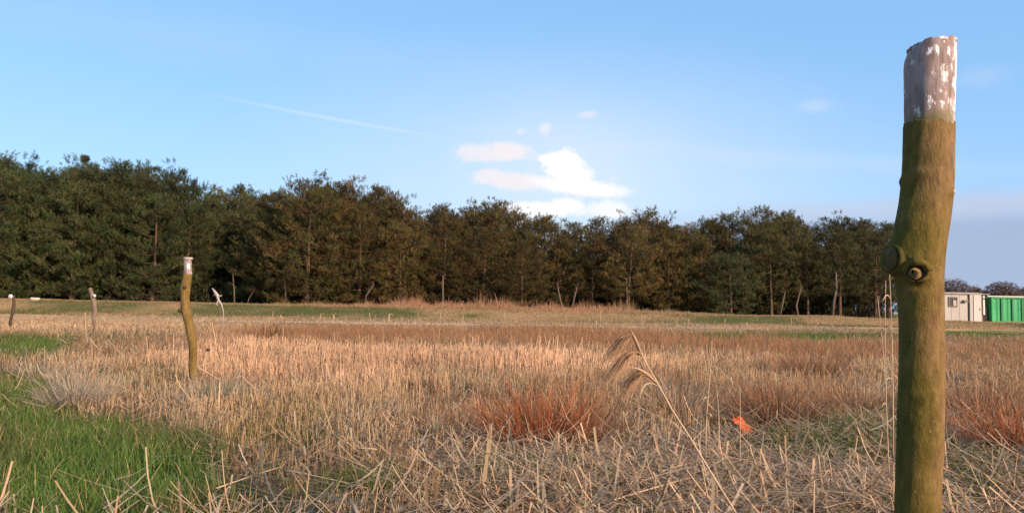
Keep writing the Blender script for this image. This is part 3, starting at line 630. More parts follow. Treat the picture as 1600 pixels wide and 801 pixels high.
# splinters / rim of bark left on the cut
b = MB(); q = random.Random(4)
for k in range(26):
    a = q.uniform(0, 6.28); r0 = (at(1494, 60, D1).x - at(1414, 60, D1).x) / 2 * .93 * .89; c0 = Vector((at(1455, 60, D1).x - base1[0] + math.cos(a) * r0, math.sin(a) * r0, zat(61 - 4 * math.cos(a), D1)))
    b.box(c0 + Vector((0, 0, .002)), (q.uniform(.005, .014), q.uniform(.003, .005), q.uniform(.003, .006)), a + 1.57)
b.build('splinter_rim', M_CUTTOP, e, smooth=False)
# left branch stub
sx = at(1399, 398, D1).x - base1[0]; b = MB()
P = [Vector((sx + .045, .004, zat(412, D1))), Vector((sx + .024, .002, zat(408, D1))), Vector((sx + .008, .0, zat(404, D1))), Vector((sx - .006, -.001, zat(402, D1))), Vector((sx - .012, -.0015, zat(402, D1))), Vector((sx - .014, -.002, zat(402, D1)))]
b.tube(P, [.046, .042, .037, .033, .031, .028], 30)
st = b.mesh('branch_stub'); 
for v in st.vertices:
    k = vnoise(np.array([v.co.z * 60]), np.array([v.co.y * 60]), 1.0, 2)[0] - .5; v.co.x += k * .003; v.co.z += k * .003
stub = add('branch_stub', st, bpy.data.materials['mossy_bark'], e)
b = MB(); b.tube([P[-1] + Vector((.002, 0, 0)), P[-1] + Vector((-.0012, -.0003, 0))], [.0265, .0235], 24); b.build('stub_face', noise_mat('weathered_cut', [(.055, .040, .010), (.13, .085, .03)], 70, .9, .5), stub)
# knot facing the viewer
_Z, _cx, _r = info
def on_shaft(z, th):
    return float(np.interp(z, _Z, _cx)) - base1[0], float(np.interp(z, _Z, _r))
def spin(o, cx_, a):
    for v in o.data.vertices:
        x, y = v.co.x, v.co.y; v.co.x = cx_ + x * math.cos(a) - y * math.sin(a); v.co.y = x * math.sin(a) + y * math.cos(a)
kc_, kr = on_shaft(KN[1], 0); kr += .003; kx = 0.0; KA = KN[0] + math.pi / 2; b = MB(); yk = -kr
yk -= .006
ring = [Vector((kx + .0215 * math.cos(t), yk - .003 + .006 * abs(math.cos(t)), KN[1] + .0195 * math.sin(t))) for t in [2 * math.pi * i / 24 for i in range(25)]]
b.tube(ring, [.0050 + .0040 * math.sin(2 * math.pi * i / 24 + .4) + .0012 * math.sin(i * 1.3) for i in range(25)], 10)
kn = b.build('cut_knot', bpy.data.materials['mossy_bark'], e)
b = MB(); b.tube([Vector((kx, yk + .02, KN[1])), Vector((kx, yk + .001, KN[1]))], [.021, .021], 24); b.build('knot_hollow', noise_mat('dark_hollow', [(.02, .013, .007), (.06, .035, .015)], 80), kn)
b = MB(); c0 = (kx - .003, KN[1] - .004); b.tube([Vector((c0[0], yk + .01, c0[1])), Vector((c0[0], yk - .004, c0[1])), Vector((c0[0] - .001, yk - .007, c0[1] - .001))], [.0125, .0115, .0085], 20); kf = b.build('knot_face', M_CUT, kn)
for o_ in [kn] + list(kn.children): spin(o_, kc_, KA)
b = MB(); zz = zat(296, D1); pc, prr = on_shaft(zz, 0); b.tube([Vector((0, -prr + .006, zz)), Vector((0, -prr - .003, zz)), Vector((0, -prr - .0055, zz))], [.006, .0045, .003], 14); pk_ = b.build('pale_knot', noise_mat('pale_knot', [(.35, .25, .2), (.55, .45, .4)], 60), e); spin(pk_, pc, -.85 + math.pi / 2)

# crooked post
D2 = 8.05; base2 = (at(302, 590, D2).x, D2)
e = empty('fence_post', (base2[0], D2, 0), 'crooked brown wooden post with white painted top at the left', 'post')
rows = [(428, 286, 301), (440, 283.5, 299.5), (450, 281.5, 297.5), (462, 281.5, 296.5), (475, 282, 297), (490, 284, 299.5), (505, 288, 303), (520, 291, 305.5), (533, 294, 308), (545, 295, 308), (570, 295.5, 308), (592, 295.5, 308.5), (640, 295, 310)]
bm2 = [(zat(449, D2, 290), 3.2, .05, .6, .012), (zat(457, D2, 290), -.3, .03, .6, .010), (zat(484, D2, 290), 3.3, .03, .5, .010), (zat(528, D2, 300), 0, .04, 3, .004)]
V, Q, m, n, _ = swept(rows, D2, base2, n=28, bumps=bm2, seed=9, nz=.005, z_lo=-.1, dense=.02)
bk2 = bark_mat('brown_bark', .3, .9, ((.115, .075, .018), (.165, .105, .03), (.22, .135, .05))); add('bark_shaft', close_top(V, Q, m, n, 'bark_shaft'), bk2, e)
V, Q, m, n, _ = swept([(405, 287.5, 299.5), (410, 287, 300), (420, 287, 300), (430, 287, 300.2)], D2, base2, n=28, seed=12, nz=.003, dense=.012)
add('painted_top', close_top(V, Q, m, n, 'painted_top'), bare_mat('flaking_wood_far', .5, .44), e)
V, Q, m, n, _ = swept([(402, 286, 301.5), (405, 286, 301.5)], D2, base2, n=28, seed=13, nz=.004, dense=.008)
add('top_lip', close_top(V, Q, m, n, 'top_lip'), noise_mat('grey_wood', [(.25, .19, .16), (.45, .38, .34)], 40), e)
dk = noise_mat('dark_knot', [(.03, .02, .012), (.07, .045, .02)], 40)
for (x, y, r, dx) in ((291.5, 449, .022, 0), (282.5, 485, .026, -.035)):
    b = MB(); c = at(x, y, D2); c = Vector((c.x - base2[0], -.045 if dx == 0 else -.015, c.z)); b.tube([c + Vector((.02 if dx else 0, .03, 0)), c, c + Vector((-.012 if dx else 0, -.012, 0))], [r, r * .8, r * .5], 12); b.build('knot', dk, e)

# two far slender posts
M_GREYP = noise_mat('grey_brown_post', [(.10, .065, .045), (.24, .17, .12)], 14, .9, .6, stretch=(1, 1, .3))
M_DARKP = noise_mat('dark_post', [(.035, .025, .016), (.09, .06, .035)], 14, .9, .6, stretch=(1, 1, .3))
M_WHITEP = noise_mat('white_plastic', [(.38, .36, .33), (.52, .50, .47)], 20, .45, .05)
def slim_post(pts, D, mt, label, knob, stripped=None):
    P = [at(x, y, D) for x, y, r in pts]; b0 = P[-1]; e = empty('fence_post', (b0.x, D, 0), label, 'post'); m = MB()
    rel = [Vector((p.x - b0.x, 0, p.z)) for p in P]; rel[-1].z = -.1; m.tube(rel, [pp[2] for pp in pts], 12); m.build('shaft', mt, e)
    k = at(*knob[:2], D); kc = Vector((k.x - b0.x, -.06, k.z)); b = MB(); r = knob[2]
    b.tube([kc + Vector((0, .06, 0)), kc + Vector((0, .03, 0))], [.012, .012], 8); ro = []
    for i in range(7): ro.append(i / 6)
    b.tube([kc + Vector((0, .03 - .07 * t, 0)) for t in ro], [r * math.sin(.35 + t * 2.4) for t in ro], 14); b.build('insulator', M_WHITEP, e)
slim_post([(140.5, 450, .045), (144, 461, .05), (147, 472, .055), (148, 485, .055), (146, 497, .04), (148, 508, .035), (147, 527, .035)], 20.5, M_GREYP, 'leaning grey wooden post with small white insulator on its right side', (149.5, 462, .045))
slim_post([(21, 461, .035), (22, 472, .045), (20.5, 485, .05), (18, 495, .04), (16, 504, .045), (17, 518, .035)], 24, M_DARKP, 'thin dark wooden post at the left edge with a white round insulator on top', (18.5, 463, .07))

# pale bleached branch, thistle, orange scrap, pale stone
M_PALE = noise_mat('bleached_wood', [(.26, .21, .17), (.42, .37, .33)], 30, .8, .3)
M_REED = noise_mat('dry_reed', [(.30, .20, .11), (.48, .35, .22)], 25, .7, .2, stretch=(1, 1, .2))
M_REEDL = blade_mat('reed_leaf', .35)
def stick(name, pts, D, label, cat, mt, radii, extra=(), group=None, gz=None):
    P = [at(x, y, D) for x, y in pts]; g = float(terrain(np.array([P[-1].x]), np.array([D]))[0]); o0 = Vector((P[-1].x, D, g)); m = MB()
    rel = [p - o0 for p in P]; rel[-1] = Vector((rel[-1].x, 0, -.05)); m.tube(rel, radii, 8)
    for (pp, rr_) in extra: m.tube([at(x, y, D) - o0 + Vector((0, -.01, 0)) for x, y in pp], rr_, 6)
    o = m.build(name, mt, None, loc=o0); tag(o, label, cat, group); return o
stick('bleached_branch', [(331.5, 450), (336, 456), (340, 462), (341, 468), (346, 475), (349, 486), (350, 515)], 22, 'bleached white broken branch sticking up right of the crooked post', 'branch', M_PALE, [.015, .035, .05, .035, .022, .012, .008],
      extra=[([(340, 460), (334, 461)], [.03, .012]), ([(340, 464), (347, 461)], [.03, .01]), ([(342, 469), (338, 474), (341, 478)], [.02, .018, .012])])
th = stick('thistle_stalk', [(325, 546), (322, 555), (318, 566), (316, 590)], 8.6, 'thin dry stalk with small dark seed head right of the crooked post', 'plant', M_REED, [.006, .007, .008, .008])
b = MB(); c = at(325, 546, 8.6) - th.location; b.tube([c + Vector((0, 0, t * .034 - .017)) for t in (0, .25, .5, .75, 1)], [.008, .02, .024, .018, .006], 10); b.build('seed_head', dk, th)

def orange_scrap():
    r = np.random.default_rng(2); p = gp(1158, 683, 0.0); z0 = float(terrain(np.array([p.x]), np.array([p.y]))[0]); n = 9; m = 6; V = []; Fs = []
    for i in range(n):
        for j in range(m):
            u = i / (n - 1) - .5; v = j / (m - 1) - .5
            w = .13; x = u * .145; V.append((x, v * .07 + r.normal(0, .004), .085 - u * .08 + (v * .075 * (1 - u * u * 2)) + .018 * math.sin(u * 9 + v * 4) + r.normal(0, .003)))
    for i in range(n - 1):
        for j in range(m - 1): a = i * m + j; Fs.append((a, a + m, a + m + 1, a + 1))
    me = bpy.data.meshes.new('plastic_scrap'); me.from_pydata(V, [], Fs); me.polygons.foreach_set('use_smooth', [True] * len(Fs)); me.update()
    o = add('plastic_scrap', me, noise_mat('orange_plastic', [(.36, .055, .01), (.55, .11, .02)], 20, .5, .1), None, (p.x, p.y - .05, z0 - .005)); md = o.modifiers.new('thick', 'SOLIDIFY'); md.thickness = .003
    tag(o, 'crumpled bright orange scrap caught in the dry grass', 'scrap')
orange_scrap()
b = MB(); q = random.Random(9)
b.tube([Vector((t * .7 - .35, .0, .08 + .03 * math.sin(t * 9))) for t in (0, .15, .4, .7, .9, 1)], [.04, .11, .13, .12, .08, .03], 10)
p = at(45, 467, 53.5); tag(b.build('stone', noise_mat('pale_stone', [(.38, .30, .22), (.58, .48, .36)], 8), None, loc=(p.x, 54.2, float(terrain(np.array([p.x]), np.array([54.2]))[0]))), 'pale flat stone on the bank crest right of the leftmost post', 'stone')

# pale stakes on the bank
stk = [(426, 486, 500), (440, 491, 501), (500, 489, 503), (521, 491, 506), (540, 492, 504), (578, 488, 500), (607, 490, 512), (652, 489, 503), (687, 488, 512), (722, 492, 508), (745, 494, 508), (788, 489, 512), (807, 492, 512), (868, 490, 506), (885, 487, 502), (931, 501, 514), (938, 484, 514), (955, 495, 507), (1003, 494, 512), (1075, 497, 512), (1132, 497, 513), (1237, 496, 520), (1262, 502, 514), (1488, 505, 519), (1507, 511, 524), (1557, 513, 522)]
q = random.Random(12)
for i, (x, y0, y1) in enumerate(stk):
    D = q.uniform(47.5, 50.5) if y1 - hor(x) < 26 else q.uniform(41, 45)
    P = at(x, y1, D); z0 = float(terrain(np.array([P.x]), np.array([D]))[0]); h = at(x, y0, D).z - z0; b = MB(); lx = q.uniform(-.05, .05); r = q.uniform(.012, .022)
    if i in (6, 3): r = .04
    b.tube([Vector((0, 0, -.05)), Vector((lx * .3, 0, h * .35)), Vector((lx * .8, 0, h * .75)), Vector((lx, 0, h))], [r, r * .95, r * .85, r * .6], 7)
    if i % 4 == 2: b.tube([Vector((lx, 0, h * .95)), Vector((lx + .12, 0, h * .98)), Vector((lx + .2, 0, h * .9))], [r * .6, r * .5, r * .3], 5)
    tag(b.build('stake', M_REED, None, loc=(P.x, D, z0)), 'thin pale stake standing in the grass at the foot of the low bank', 'stake', 'pale stakes along the low bank')

# ------------------------------------------------------------------ tussocks and reeds
def tussock(px, py, rad, h, n, cols, label, name='rush_tussock', up=.35, w=(.003, .0055), z=0):
    n = int(n * .7); w = (w[0] * 1.25, w[1] * 1.35); p = gp(px, py, 0); z0 = float(terrain(np.array([p.x]), np.array([p.y]))[0]); r = rng.random(n) ** .6 * rad * .45; a = rng.uniform(0, 6.283, n)
    P = np.stack([r * np.cos(a), r * np.sin(a), np.full(n, -.02)], 1); aa = a + rng.normal(0, .5, n)
    ln = (r / (rad * .45)) * up * 2.1 + np.abs(rng.normal(0, up * .45, n)); hh = h * rng.uniform(.4, 1.15, n) * (.65 + .7 * fnoise(np.cos(a) * 2 + px, np.sin(a) * 2, .8, 81))
    c = cols[rng.integers(0, len(cols), n)] * jit(n, np.ones(3), .25, .06)
    V, Q, cc = blades(P, hh, rng.uniform(*w, n), aa, ln, rng.normal(.25, .45, n), rng.normal(0, .8, n), c, .3, 4)
    o = add(name, arr_mesh(name, V, Q, cc), M_BLADE, None, (p.x, p.y, z0)); return tag(o, label, 'plant')
RC = np.array([[.40, .10, .028], [.45, .15, .045], [.30, .10, .04], [.18, .07, .03], [.50, .30, .16]])
BC = np.array([[.22, .12, .06], [.30, .17, .09], [.16, .09, .05], [.42, .27, .15]]); PC = np.array([[.45, .36, .25], [.52, .42, .30], [.38, .30, .20]])
tussock(845, 698, .44, .40, 2100, RC[[0, 0, 1, 1, 2, 3, 4]], 'big rust red rush tussock in the middle foreground', up=.42, w=(.0035, .0065))
tussock(905, 690, .40, .42, 1200, np.vstack([BC, RC[2:]]), 'brown rush tussock touching the big rust red one on its right', up=.45)
tussock(780, 692, .36, .34, 700, np.vstack([BC, RC[2:]]), 'small brown rush tussock left of the big rust red one', up=.5)
tussock(1215, 668, .55, .38, 1800, np.vstack([BC, RC[2:4]]), 'brown rush tussock right of the orange scrap', up=.45)
tussock(1590, 712, .50, .42, 1800, RC, 'orange brown rush tussock at the right edge of the picture', up=.42)
tussock(1530, 668, .5, .40, 1500, np.vstack([BC, RC[3:4]]), 'brown rush tussock between the thick post and the right edge', up=.45)
tussock(1268, 597, .60, .48, 1500, np.vstack([BC, RC[2:3]]), 'brown rush tussock farther back, left of the thick post', up=.4, w=(.004, .007))
tussock(1345, 660, .5, .34, 1200, BC, 'dull brown rush tussock near the left of the thick post', up=.45)
tussock(1060, 655, .4, .36, 900, np.vstack([BC, PC]), 'straw brown tussock between the bent reed and the orange scrap', up=.45)
tussock(118, 640, .42, .36, 1100, PC, 'pale straw tussock in the green grass at the left', name='straw_tussock', up=.4)
tussock(62, 592, .35, .33, 500, PC, 'small pale straw tussock near the left edge', name='straw_tussock', up=.4, w=(.003, .006))
tussock(541, 552, .35, .34, 420, BC * .5, 'small dark brown tussock far back in the bleached stubble', up=.35, w=(.008, .014))
tussock(422, 535, .5, .40, 420, BC * .55, 'dark brown tussock at the far side of the stubble', up=.35, w=(.010, .018))
tussock(330, 640, .5, .3, 900, PC, 'straw tussock leaning over the green grass below the crooked post', name='straw_tussock', up=.5)

def ribbon(pts, wid, col, m, nrm=None):
    """thin solid leaf along 3-D points"""
    pts = [Vector(p) for p in pts]; V = []; Fs = []
    for i, p in enumerate(pts):
        t = (pts[min(i + 1, len(pts) - 1)] - pts[max(i - 1, 0)]).normalized(); s = t.cross(Vector((0, 1, .3))).normalized() if nrm is None else t.cross(nrm).normalized()
        w = wid[i] / 2; fold = t.cross(s) * w * .5
        V += [p - s * w, p + fold, p + s * w]
    for i in range(len(pts) - 1):
        a = i * 3; Fs += [(a, a + 3, a + 4, a + 1), (a + 1, a + 4, a + 5, a + 2)]
    m.addm(V, Fs, col)
def bez(P, n=9):
    P = [Vector(p) for p in P]; out = []
    for k in range(n):
        t = k / (n - 1); Q_ = P[:]
        while len(Q_) > 1: Q_ = [Q_[i].lerp(Q_[i + 1], t) for i in range(len(Q_) - 1)]
        out.append(Q_[0])
    return out
# leaning reed with drooping leaves
DR = 1.9
def A3(x, y, dy=0.0): return at(x, y, DR + dy)
bx = A3(1210, 900); g0 = Vector((A3(1262, 1010).x, DR, 0))
e = empty('bent_reed', g0, 'tall dry reed leaning left with brown drooping leaves in front of the stubble', 'plant')
line = [A3(984, 514), A3(995, 535), A3(1008, 565), A3(1026, 596), A3(1050, 640), A3(1078, 683), A3(1105, 728), A3(1150, 801), A3(1200, 880), A3(1240, 960)]
pts = [p - g0 for p in line] + [Vector((0, 0, -.02))]
m = MB(); m.tube(pts, [.001, .0017, .0021, .0023, .0023, .0024, .0024, .0025, .0027, .003, .003], 10); m.build('stem', M_REED, e)
def leaf(pp, w, col, nm='leaf', dy=(0, -.02, -.05, -.06)):
    m = MB(); B = bez([A3(x, y, d) - g0 for (x, y), d in zip(pp, dy)], 12); W = [w * max(.12, math.sin(min(1, .12 + k / 11 * 1.0) * 2.9)) for k in range(12)]
    ribbon(B, W, col, m, Vector((.2, 1, .15))); o = m.build(nm, M_REEDL, e, col=True); o.modifiers.new('thick', 'SOLIDIFY').thickness = .0006
def plume(pp, n, spread, cols, nm='plume', seed=0):
    q = random.Random(seed); m = MB()
    for i in range(n):
        u = q.gauss(0, 1) * spread; w_ = q.gauss(0, 1) * .022; k = q.uniform(.55, 1.15)
        a0, a1, a2, a3 = [Vector(A3(x, y) - g0) for x, y in pp]
        P = [a0, a1 + Vector((u * .3, w_ * .4, u * .2)), a1 + (a2 - a1) * k + Vector((u * .8, w_, abs(u) * .1)), a1 + (a3 - a1) * k + Vector((u, w_ * 1.5, -abs(u) * .3))]
        B = bez(P, 7); c = cols[q.randrange(len(cols))]; f = q.uniform(.7, 1.3); wd = q.uniform(.0006, .0013)
        ribbon(B, [wd * (1 - .75 * j / 6) for j in range(7)], tuple(min(.9, v * f) for v in c), m, Vector((q.uniform(-.4, .4), 1, .1)))
    m.build(nm, M_REEDL, e, col=True)
PCOL = [(.36, .20, .10), (.46, .28, .15), (.24, .13, .06), (.54, .35, .20)]
plume([(992, 530), (984, 514), (972, 528), (953, 562)], 260, .008, PCOL, seed=1)
plume([(1003, 556), (990, 541), (975, 554), (953, 594)], 260, .009, PCOL, seed=2)
plume([(1024, 592), (1004, 572), (988, 586), (974, 622)], 220, .009, PCOL, seed=3)
leaf([(1003, 556), (997, 540), (990, 524), (983, 511)], .008, (.55, .40, .26))
leaf([(1026, 598), (1012, 585), (1000, 574), (984, 574)], .009, (.52, .36, .22))
leaf([(1030, 604), (1008, 590), (1000, 606), (1000, 626)], .005, (.50, .36, .22))

def reed(px, ytop, ybase, D, label, lean=0, leaves=3, r=.003, seed=0, head=False, group=None):
    q = random.Random(seed); T = at(px, ytop, D); Bp = at(px + lean, ybase, D); k = Vector((Bp.x, D, 0)); z0 = float(terrain(np.array([k.x]), np.array([D]))[0]); k.z = z0
    e = empty('dry_reed', k, label, 'plant', group); t = T - k; r *= .7; b = MB(); B = bez([Vector((0, 0, -.02)), Vector((q.uniform(-.03, .03), 0, t.z * .35)), Vector((t.x * .6 + q.uniform(-.02, .02), 0, t.z * .7)), t], 9)
    b.tube(B, [r * (1.2 - .7 * i / 8) for i in range(9)], 7); b.build('stem', M_REED, e)
    for i in range(leaves):
        u = q.randrange(3, 8); p = B[u]; s = q.choice((-1, 1)); L = q.uniform(.02, .055); b = MB(); LL = bez([p, p + Vector((s * L * .4, -.01, L * .8)), p + Vector((s * L * .8, -.02, L * .3)), p + Vector((s * L, -.02, -L * .3))], 8)
        ribbon(LL, [.007 * math.sin(.4 + j / 7 * 2.6) for j in range(8)], (.55, .42, .28), b, Vector((0, 1, .2))); o = b.build('leaf', M_REEDL, e, col=True); o.modifiers.new('t', 'SOLIDIFY').thickness = .0006
    return e
reed(1112, 532, 690, 4.9, 'thin upright dry reed with small leaves right of the bent reed', -8, 5, .006, 1)
reed(1120, 608, 700, 4.6, 'short pale straight stalk left of the orange scrap', -2, 1, .006, 2)
reed(1156, 604, 715, 4.3, 'straight bare stalk rising right above the orange scrap', 3, 0, .004, 3)
reed(1384, 438, 640, 4.2, 'tall thin dry reed, leftmost of those beside the thick post', 5, 2, .004, 4)
reed(1390, 428, 650, 3.9, 'wavy pale reed touching the left side of the thick post', 4, 3, .0045, 5)
reed(1371, 462, 610, 5.5, 'thin slanting reed left of the thick post and shorter than its neighbours', 12, 1, .005, 6)
reed(998, 668, 735, 4.6, 'pale stalk with folded tip in the litter below the bent reed', 8, 2, .005, 7)
reed(1291, 705, 790, 3.9, 'pale stalk standing in the litter left of the thick post', 12, 2, .005, 8)
reed(1354, 728, 800, 3.6, 'short bright pale stub at the bottom left of the thick post', -6, 0, .005, 9)
reed(133, 488, 560, 16, 'thin pale reed below the second small post from the left', 0, 1, .012, 10)
reed(70, 540, 600, 9.5, 'thin reed standing in the green grass near the left edge', -3, 2, .007, 11)
reed(960, 562, 640, 7, 'thin dark reed left of the bent reed', 4, 1, .005, 12)
reed(885, 545, 640, 7.5, 'thin reed above the big rust red tussock', -3, 1, .005, 13)
# a few long straws lying slantwise, seen as single things
def straw(x0, y0, x1, y1, label, r=.004, h0=.12, h1=.1):
    a = gp(x0, y0, h0); c = gp(x1, y1, h1); o0 = a.copy(); o0.z = 0; mid = (a + c) / 2 + Vector((.01, .0, .006)); r *= .7; b = MB(); B = bez([a - o0, mid - o0, c - o0], 8); b.tube(B, [r] * 7 + [r * .5], 7); tag(b.build('straw', M_REED, None, loc=o0), label, 'straw')
straw(338, 762, 440, 728, 'long pale straw lying aslant at the bottom left')
straw(440, 733, 575, 762, 'long pale straw lying to the right at the bottom left of middle')
straw(560, 700, 590, 702, 'short thick pale straw piece lying level left of middle', .007)
straw(835, 690, 893, 786, 'pale straw slanting down in front of the rust red tussock', .0035, .2, .05)
straw(1035, 735, 1090, 720, 'grey straw lying level under the bent reed', .004)
straw(960, 780, 1080, 745, 'long grey straw lying in the litter under the bent reed', .005)

# ------------------------------------------------------------------ cabin, green container, distant trees
DH = 80.0
def hx(px): return at(px, hor(px), DH).x
def hz(px, py): return at(px, py, DH).z
z0 = float(terrain(np.array([hx(1500)]), np.array([DH]))[0])
M_CREAM = noise_mat('cream_panel', [(.33, .30, .26), (.43, .39, .34)], 1.2, .6, .05, stretch=(1, 1, .3))
M_CREAM2 = noise_mat('pale_door_panel', [(.42, .38, .34), (.52, .47, .43)], 1.5, .6, .05, stretch=(1, 1, .3))
M_DARK = noise_mat('dark_recess', [(.05, .04, .035), (.10, .08, .06)], 5, .8, .1)
M_GLASS, _N, _L, _b = mat('window_glass'); _b.inputs['Base Color'].default_value = (.05, .055, .06, 1); _b.inputs['Roughness'].default_value = .12
M_FRAME = noise_mat('brown_frame', [(.16, .12, .09), (.24, .18, .14)], 5, .7, .1)
M_ROOFS = noise_mat('roof_sheet', [(.22, .19, .17), (.34, .30, .27)], 2, .7, .1)
M_BROWNW = noise_mat('brown_boards', [(.20, .13, .09), (.32, .22, .16)], 3, .85, .3, stretch=(4, 1, .4))
M_GREENC = noise_mat('green_paint', [(.03, .24, .085), (.05, .34, .13)], 1.0, .5, .05)
M_GREEND = noise_mat('dark_green_paint', [(.015, .12, .04), (.02, .17, .06)], 1.0, .5, .05)
M_WHITEB = noise_mat('white_beam', [(.55, .50, .45), (.68, .63, .58)], 3, .7, .05)
X0, X1, X2, X3 = hx(1462), hx(1512), hx(1533), hx(1547); H0 = hz(1500, 459) - z0
e = empty('cabin', ((X0 + X3) / 2, DH, z0), 'cream site cabin with dark window and pale door, right of the thick post', 'building'); ox = (X0 + X3) / 2
def bx_(name, x0, x1, y0, y1, za, zb, mt, par=e, o_=None):
    b = MB(); c = ox if o_ is None else o_; b.box(((x0 + x1) / 2 - c, (y0 + y1) / 2, (za + zb) / 2), (x1 - x0, y1 - y0, zb - za)); return b.build(name, mt, par, smooth=False)
b = MB(); b.box(((X0 + X1) / 2 - ox, 1.3, H0 / 2 + .1), (X1 - X0, 2.6, H0 - .2))
for k in range(1, 4): x = X0 + (X1 - X0) * k / 4; b.box((x - ox, -.008, H0 / 2 + .1), (.03, .025, H0 - .3))
w = b.build('wall', M_CREAM, e, smooth=False)
b = MB(); b.box(((X0 + X2) / 2 - ox, 1.3, H0 + .05), (X2 - X0 + .16, 2.9, .12)); b.box(((X0 + X2) / 2 - ox, 1.3, H0 + .13), (X2 - X0 - .3, 2.4, .06)); b.build('roof', M_ROOFS, e, smooth=False)
bx_('skirt', X0, X1, .05, 2.5, -.05, .12, M_DARK)
b = MB(); wx0, wx1, wz0, wz1 = hx(1482), hx(1496), hz(1489, 479) - z0, hz(1489, 463.5) - z0
for (a0, a1, c0, c1) in ((wx0, wx1, wz1 - .08, wz1), (wx0, wx1, wz0, wz0 + .08), (wx0, wx0 + .07, wz0 + .08, wz1 - .08), (wx1 - .07, wx1, wz0 + .08, wz1 - .08), ((wx0 + wx1) / 2 - .03, (wx0 + wx1) / 2 + .03, wz0 + .08, wz1 - .08)): b.box(((a0 + a1) / 2 - ox, -.045, (c0 + c1) / 2), (a1 - a0, .07, c1 - c0))
fr = b.build('window', M_FRAME, e, smooth=False)
bx_('pane', wx0 + .07, wx1 - .07, -.03, -.012, wz0 + .08, wz1 - .08, M_GLASS, fr)
bx_('curtain', (wx0 + wx1) / 2 + .05, wx1 - .1, -.045, -.034, wz0 + .1, wz1 - .35, M_CREAM, fr)
bx_('air_vent', hx(1504.5), hx(1511), -.28, .0, hz(1508, 471.5) - z0, hz(1508, 468.5) - z0, M_FRAME)
bx_('dark_joint', X1 + .003, hx(1515), .25, 2.4, .05, H0 - .12, M_DARK)
b = MB(); b.box(((hx(1515) + X2) / 2 - ox, 1.1, H0 / 2), (X2 - hx(1515), 2.4, H0 - .02)); b.build('door_box', M_CREAM, e, smooth=False)
b = MB(); b.box(((hx(1520.5) + hx(1531.5)) / 2 - ox, -.13, H0 / 2 - .02), (hx(1531.5) - hx(1520.5), .05, H0 - .16)); d = b.build('door', M_CREAM2, e, smooth=False)
bx_('handle', hx(1529.5), hx(1530.4), -.20, -.158, H0 * .45, H0 * .53, M_FRAME, d)
bx_('porch_wall', X2 + .003, X3, .5, 2.2, .0, H0 * .55, M_BROWNW)
bx_('porch_back', X2 + .003, X3, 1.6, 2.2, H0 * .55 + .003, H0 - .15, M_DARK)
bx_('porch_post', hx(1539.5), hx(1542), .3, .45, H0 * .3, H0 - .03, M_WHITEB)
bx_('porch_roof', X2 + .09, X3 + .1, .1, 2.3, H0 - .03, H0 + .05, M_ROOFS)
G0, G1 = hx(1549), hx(1549) + 6.06; zc = float(terrain(np.array([G0 + 3]), np.array([DH]))[0]); ht = hz(1565, 464) - zc; zb = .12
e2 = empty('shipping_container', ((G0 + G1) / 2, DH, zc), 'bright green steel shipping container cut off by the right edge', 'container'); og = (G0 + G1) / 2
b = MB(); n = 44; V = []; Fs = []
for k in range(n + 1):      # corrugated front
    x = G0 + .1 + (G1 - G0 - .2) * k / n - og; y = (.0, .0, .045, .045)[k % 4]
    V += [(x, y, zb + .15), (x, y, ht - .12)]
for k in range(n): Fs.append((2 * k, 2 * k + 2, 2 * k + 3, 2 * k + 1))
b.addm(V, Fs); b.box((0, 1.25, (zb + ht) / 2), (G1 - G0 - .1, 2.36, ht - zb - .1)); b.build('corrugated_wall', M_GREENC, e2, smooth=False)
b = MB()
for zz in (zb + .08, ht - .06): b.box((0, -.02, zz), (G1 - G0, .12, .14)); b.box((0, 2.5, zz), (G1 - G0, .1, .14))
for xx in (G0 + .07 - og, G1 - .07 - og): b.box((xx, -.02, (zb + ht) / 2), (.14, .14, ht - zb - .28)); b.box((xx, 2.5, (zb + ht) / 2), (.14, .12, ht - zb - .28))
b.build('frame', M_GREENC, e2, smooth=False)
for px in (1565, 1582, 1597):
    x = hx(px) - og; b = MB(); b.box((x, -.035, (zb + ht) / 2), (.13, .08, ht - zb - .3)); b.build('dark_rib', M_GREEND, e2, smooth=False)
b = MB(); b.box((-.3, -.12, ht + .07), (G1 - G0 + .3, .12, .10)); b.build('white_rail', M_WHITEB, e2, smooth=False)
for xx in (.3, 3.0, 5.7):
    b = MB(); b.box((G0 + xx - og, .3, .03), (.3, .35, .17)); b.box((G0 + xx - og, 2.2, .03), (.3, .35, .17)); b.build('block', M_WHITEB, e2, smooth=False)

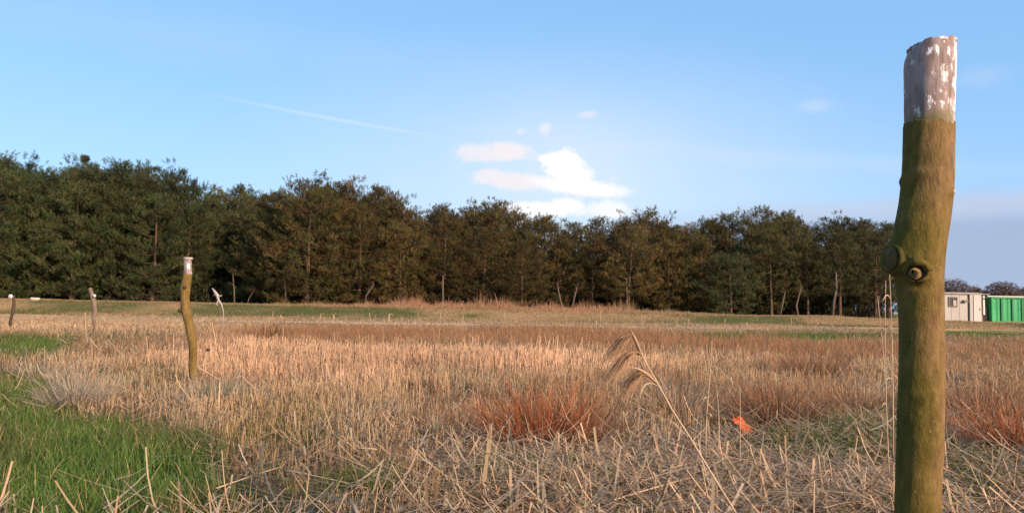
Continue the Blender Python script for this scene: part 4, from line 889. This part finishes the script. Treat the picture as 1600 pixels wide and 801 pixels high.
def far_tree(px, ytop, D, wpx, label, seed):
    r = np.random.default_rng(seed); x = at(px, hor(px), D).x; H = at(px, ytop, D).z; W = wpx / F * D / 2; e = empty('bare_tree', (x, D, 0), label, 'tree'); b = MB(); q = random.Random(seed)
    for k in range(7):
        a = q.uniform(0, 6.28); b.tube([Vector((q.uniform(-.2, .2), 0, 0)), Vector((math.cos(a) * W * .25, math.sin(a) * W * .2, H * .45)), Vector((math.cos(a) * W * .6, math.sin(a) * W * .4, H * .8))], [.14, .1, .04], 5)
    b.tube([Vector((0, 0, -.2)), Vector((0, 0, H * .35)), Vector((.1, 0, H * .8))], [.3, .22, .06], 7)
    b.build('trunk', M_PBARK, e); n = 9000
    D_ = r.normal(0, 1, (n, 3)); D_ /= np.linalg.norm(D_, axis=1, keepdims=True); rad = r.random((n, 1)) ** .4
    ang = np.arctan2(D_[:, 1], D_[:, 0]); lump = .82 + .36 * fnoise(ang * 2, D_[:, 2] * 3, 1.0, seed)[:, None]
    Cc = D_ * rad * lump * np.array([W, W * .7, H * .5]) + np.array([0, 0, H * .5]); T = r.normal(0, 1, (n, 3)) + [0, 0, .7]; T /= np.linalg.norm(T, axis=1, keepdims=True); Wd = np.cross(T, r.normal(0, 1, (n, 3))); Wd /= np.linalg.norm(Wd, axis=1, keepdims=True)
    L = r.uniform(.25, .6, (n, 1)); w = .05; V = np.stack([Cc - Wd * w, Cc + Wd * w, Cc + T * L + Wd * w * .3, Cc + T * L - Wd * w * .3], 1).reshape(-1, 3)
    add('crown', arr_mesh('crown', V, np.arange(n * 4).reshape(-1, 4), np.tile(C(.12, .085, .075), (n * 4, 1)) * np.repeat(r.uniform(.6, 1.4, (n, 1)), 4, 0)), M_BLADE, e)
far_tree(1488, 437, 150, 76, 'distant bare brown tree clump rising behind the cabin roof', 31)
far_tree(1527, 449, 160, 34, 'low distant bare tree between the two bigger ones behind the cabin', 32)
far_tree(1568, 440, 150, 66, 'distant bare reddish tree clump rising behind the green container', 33)
far_tree(1604, 449, 155, 30, 'distant bare tree cut off by the right edge behind the container', 34)
far_tree(1452, 455, 160, 50, 'distant bare tree hidden mostly by the thick post', 35)
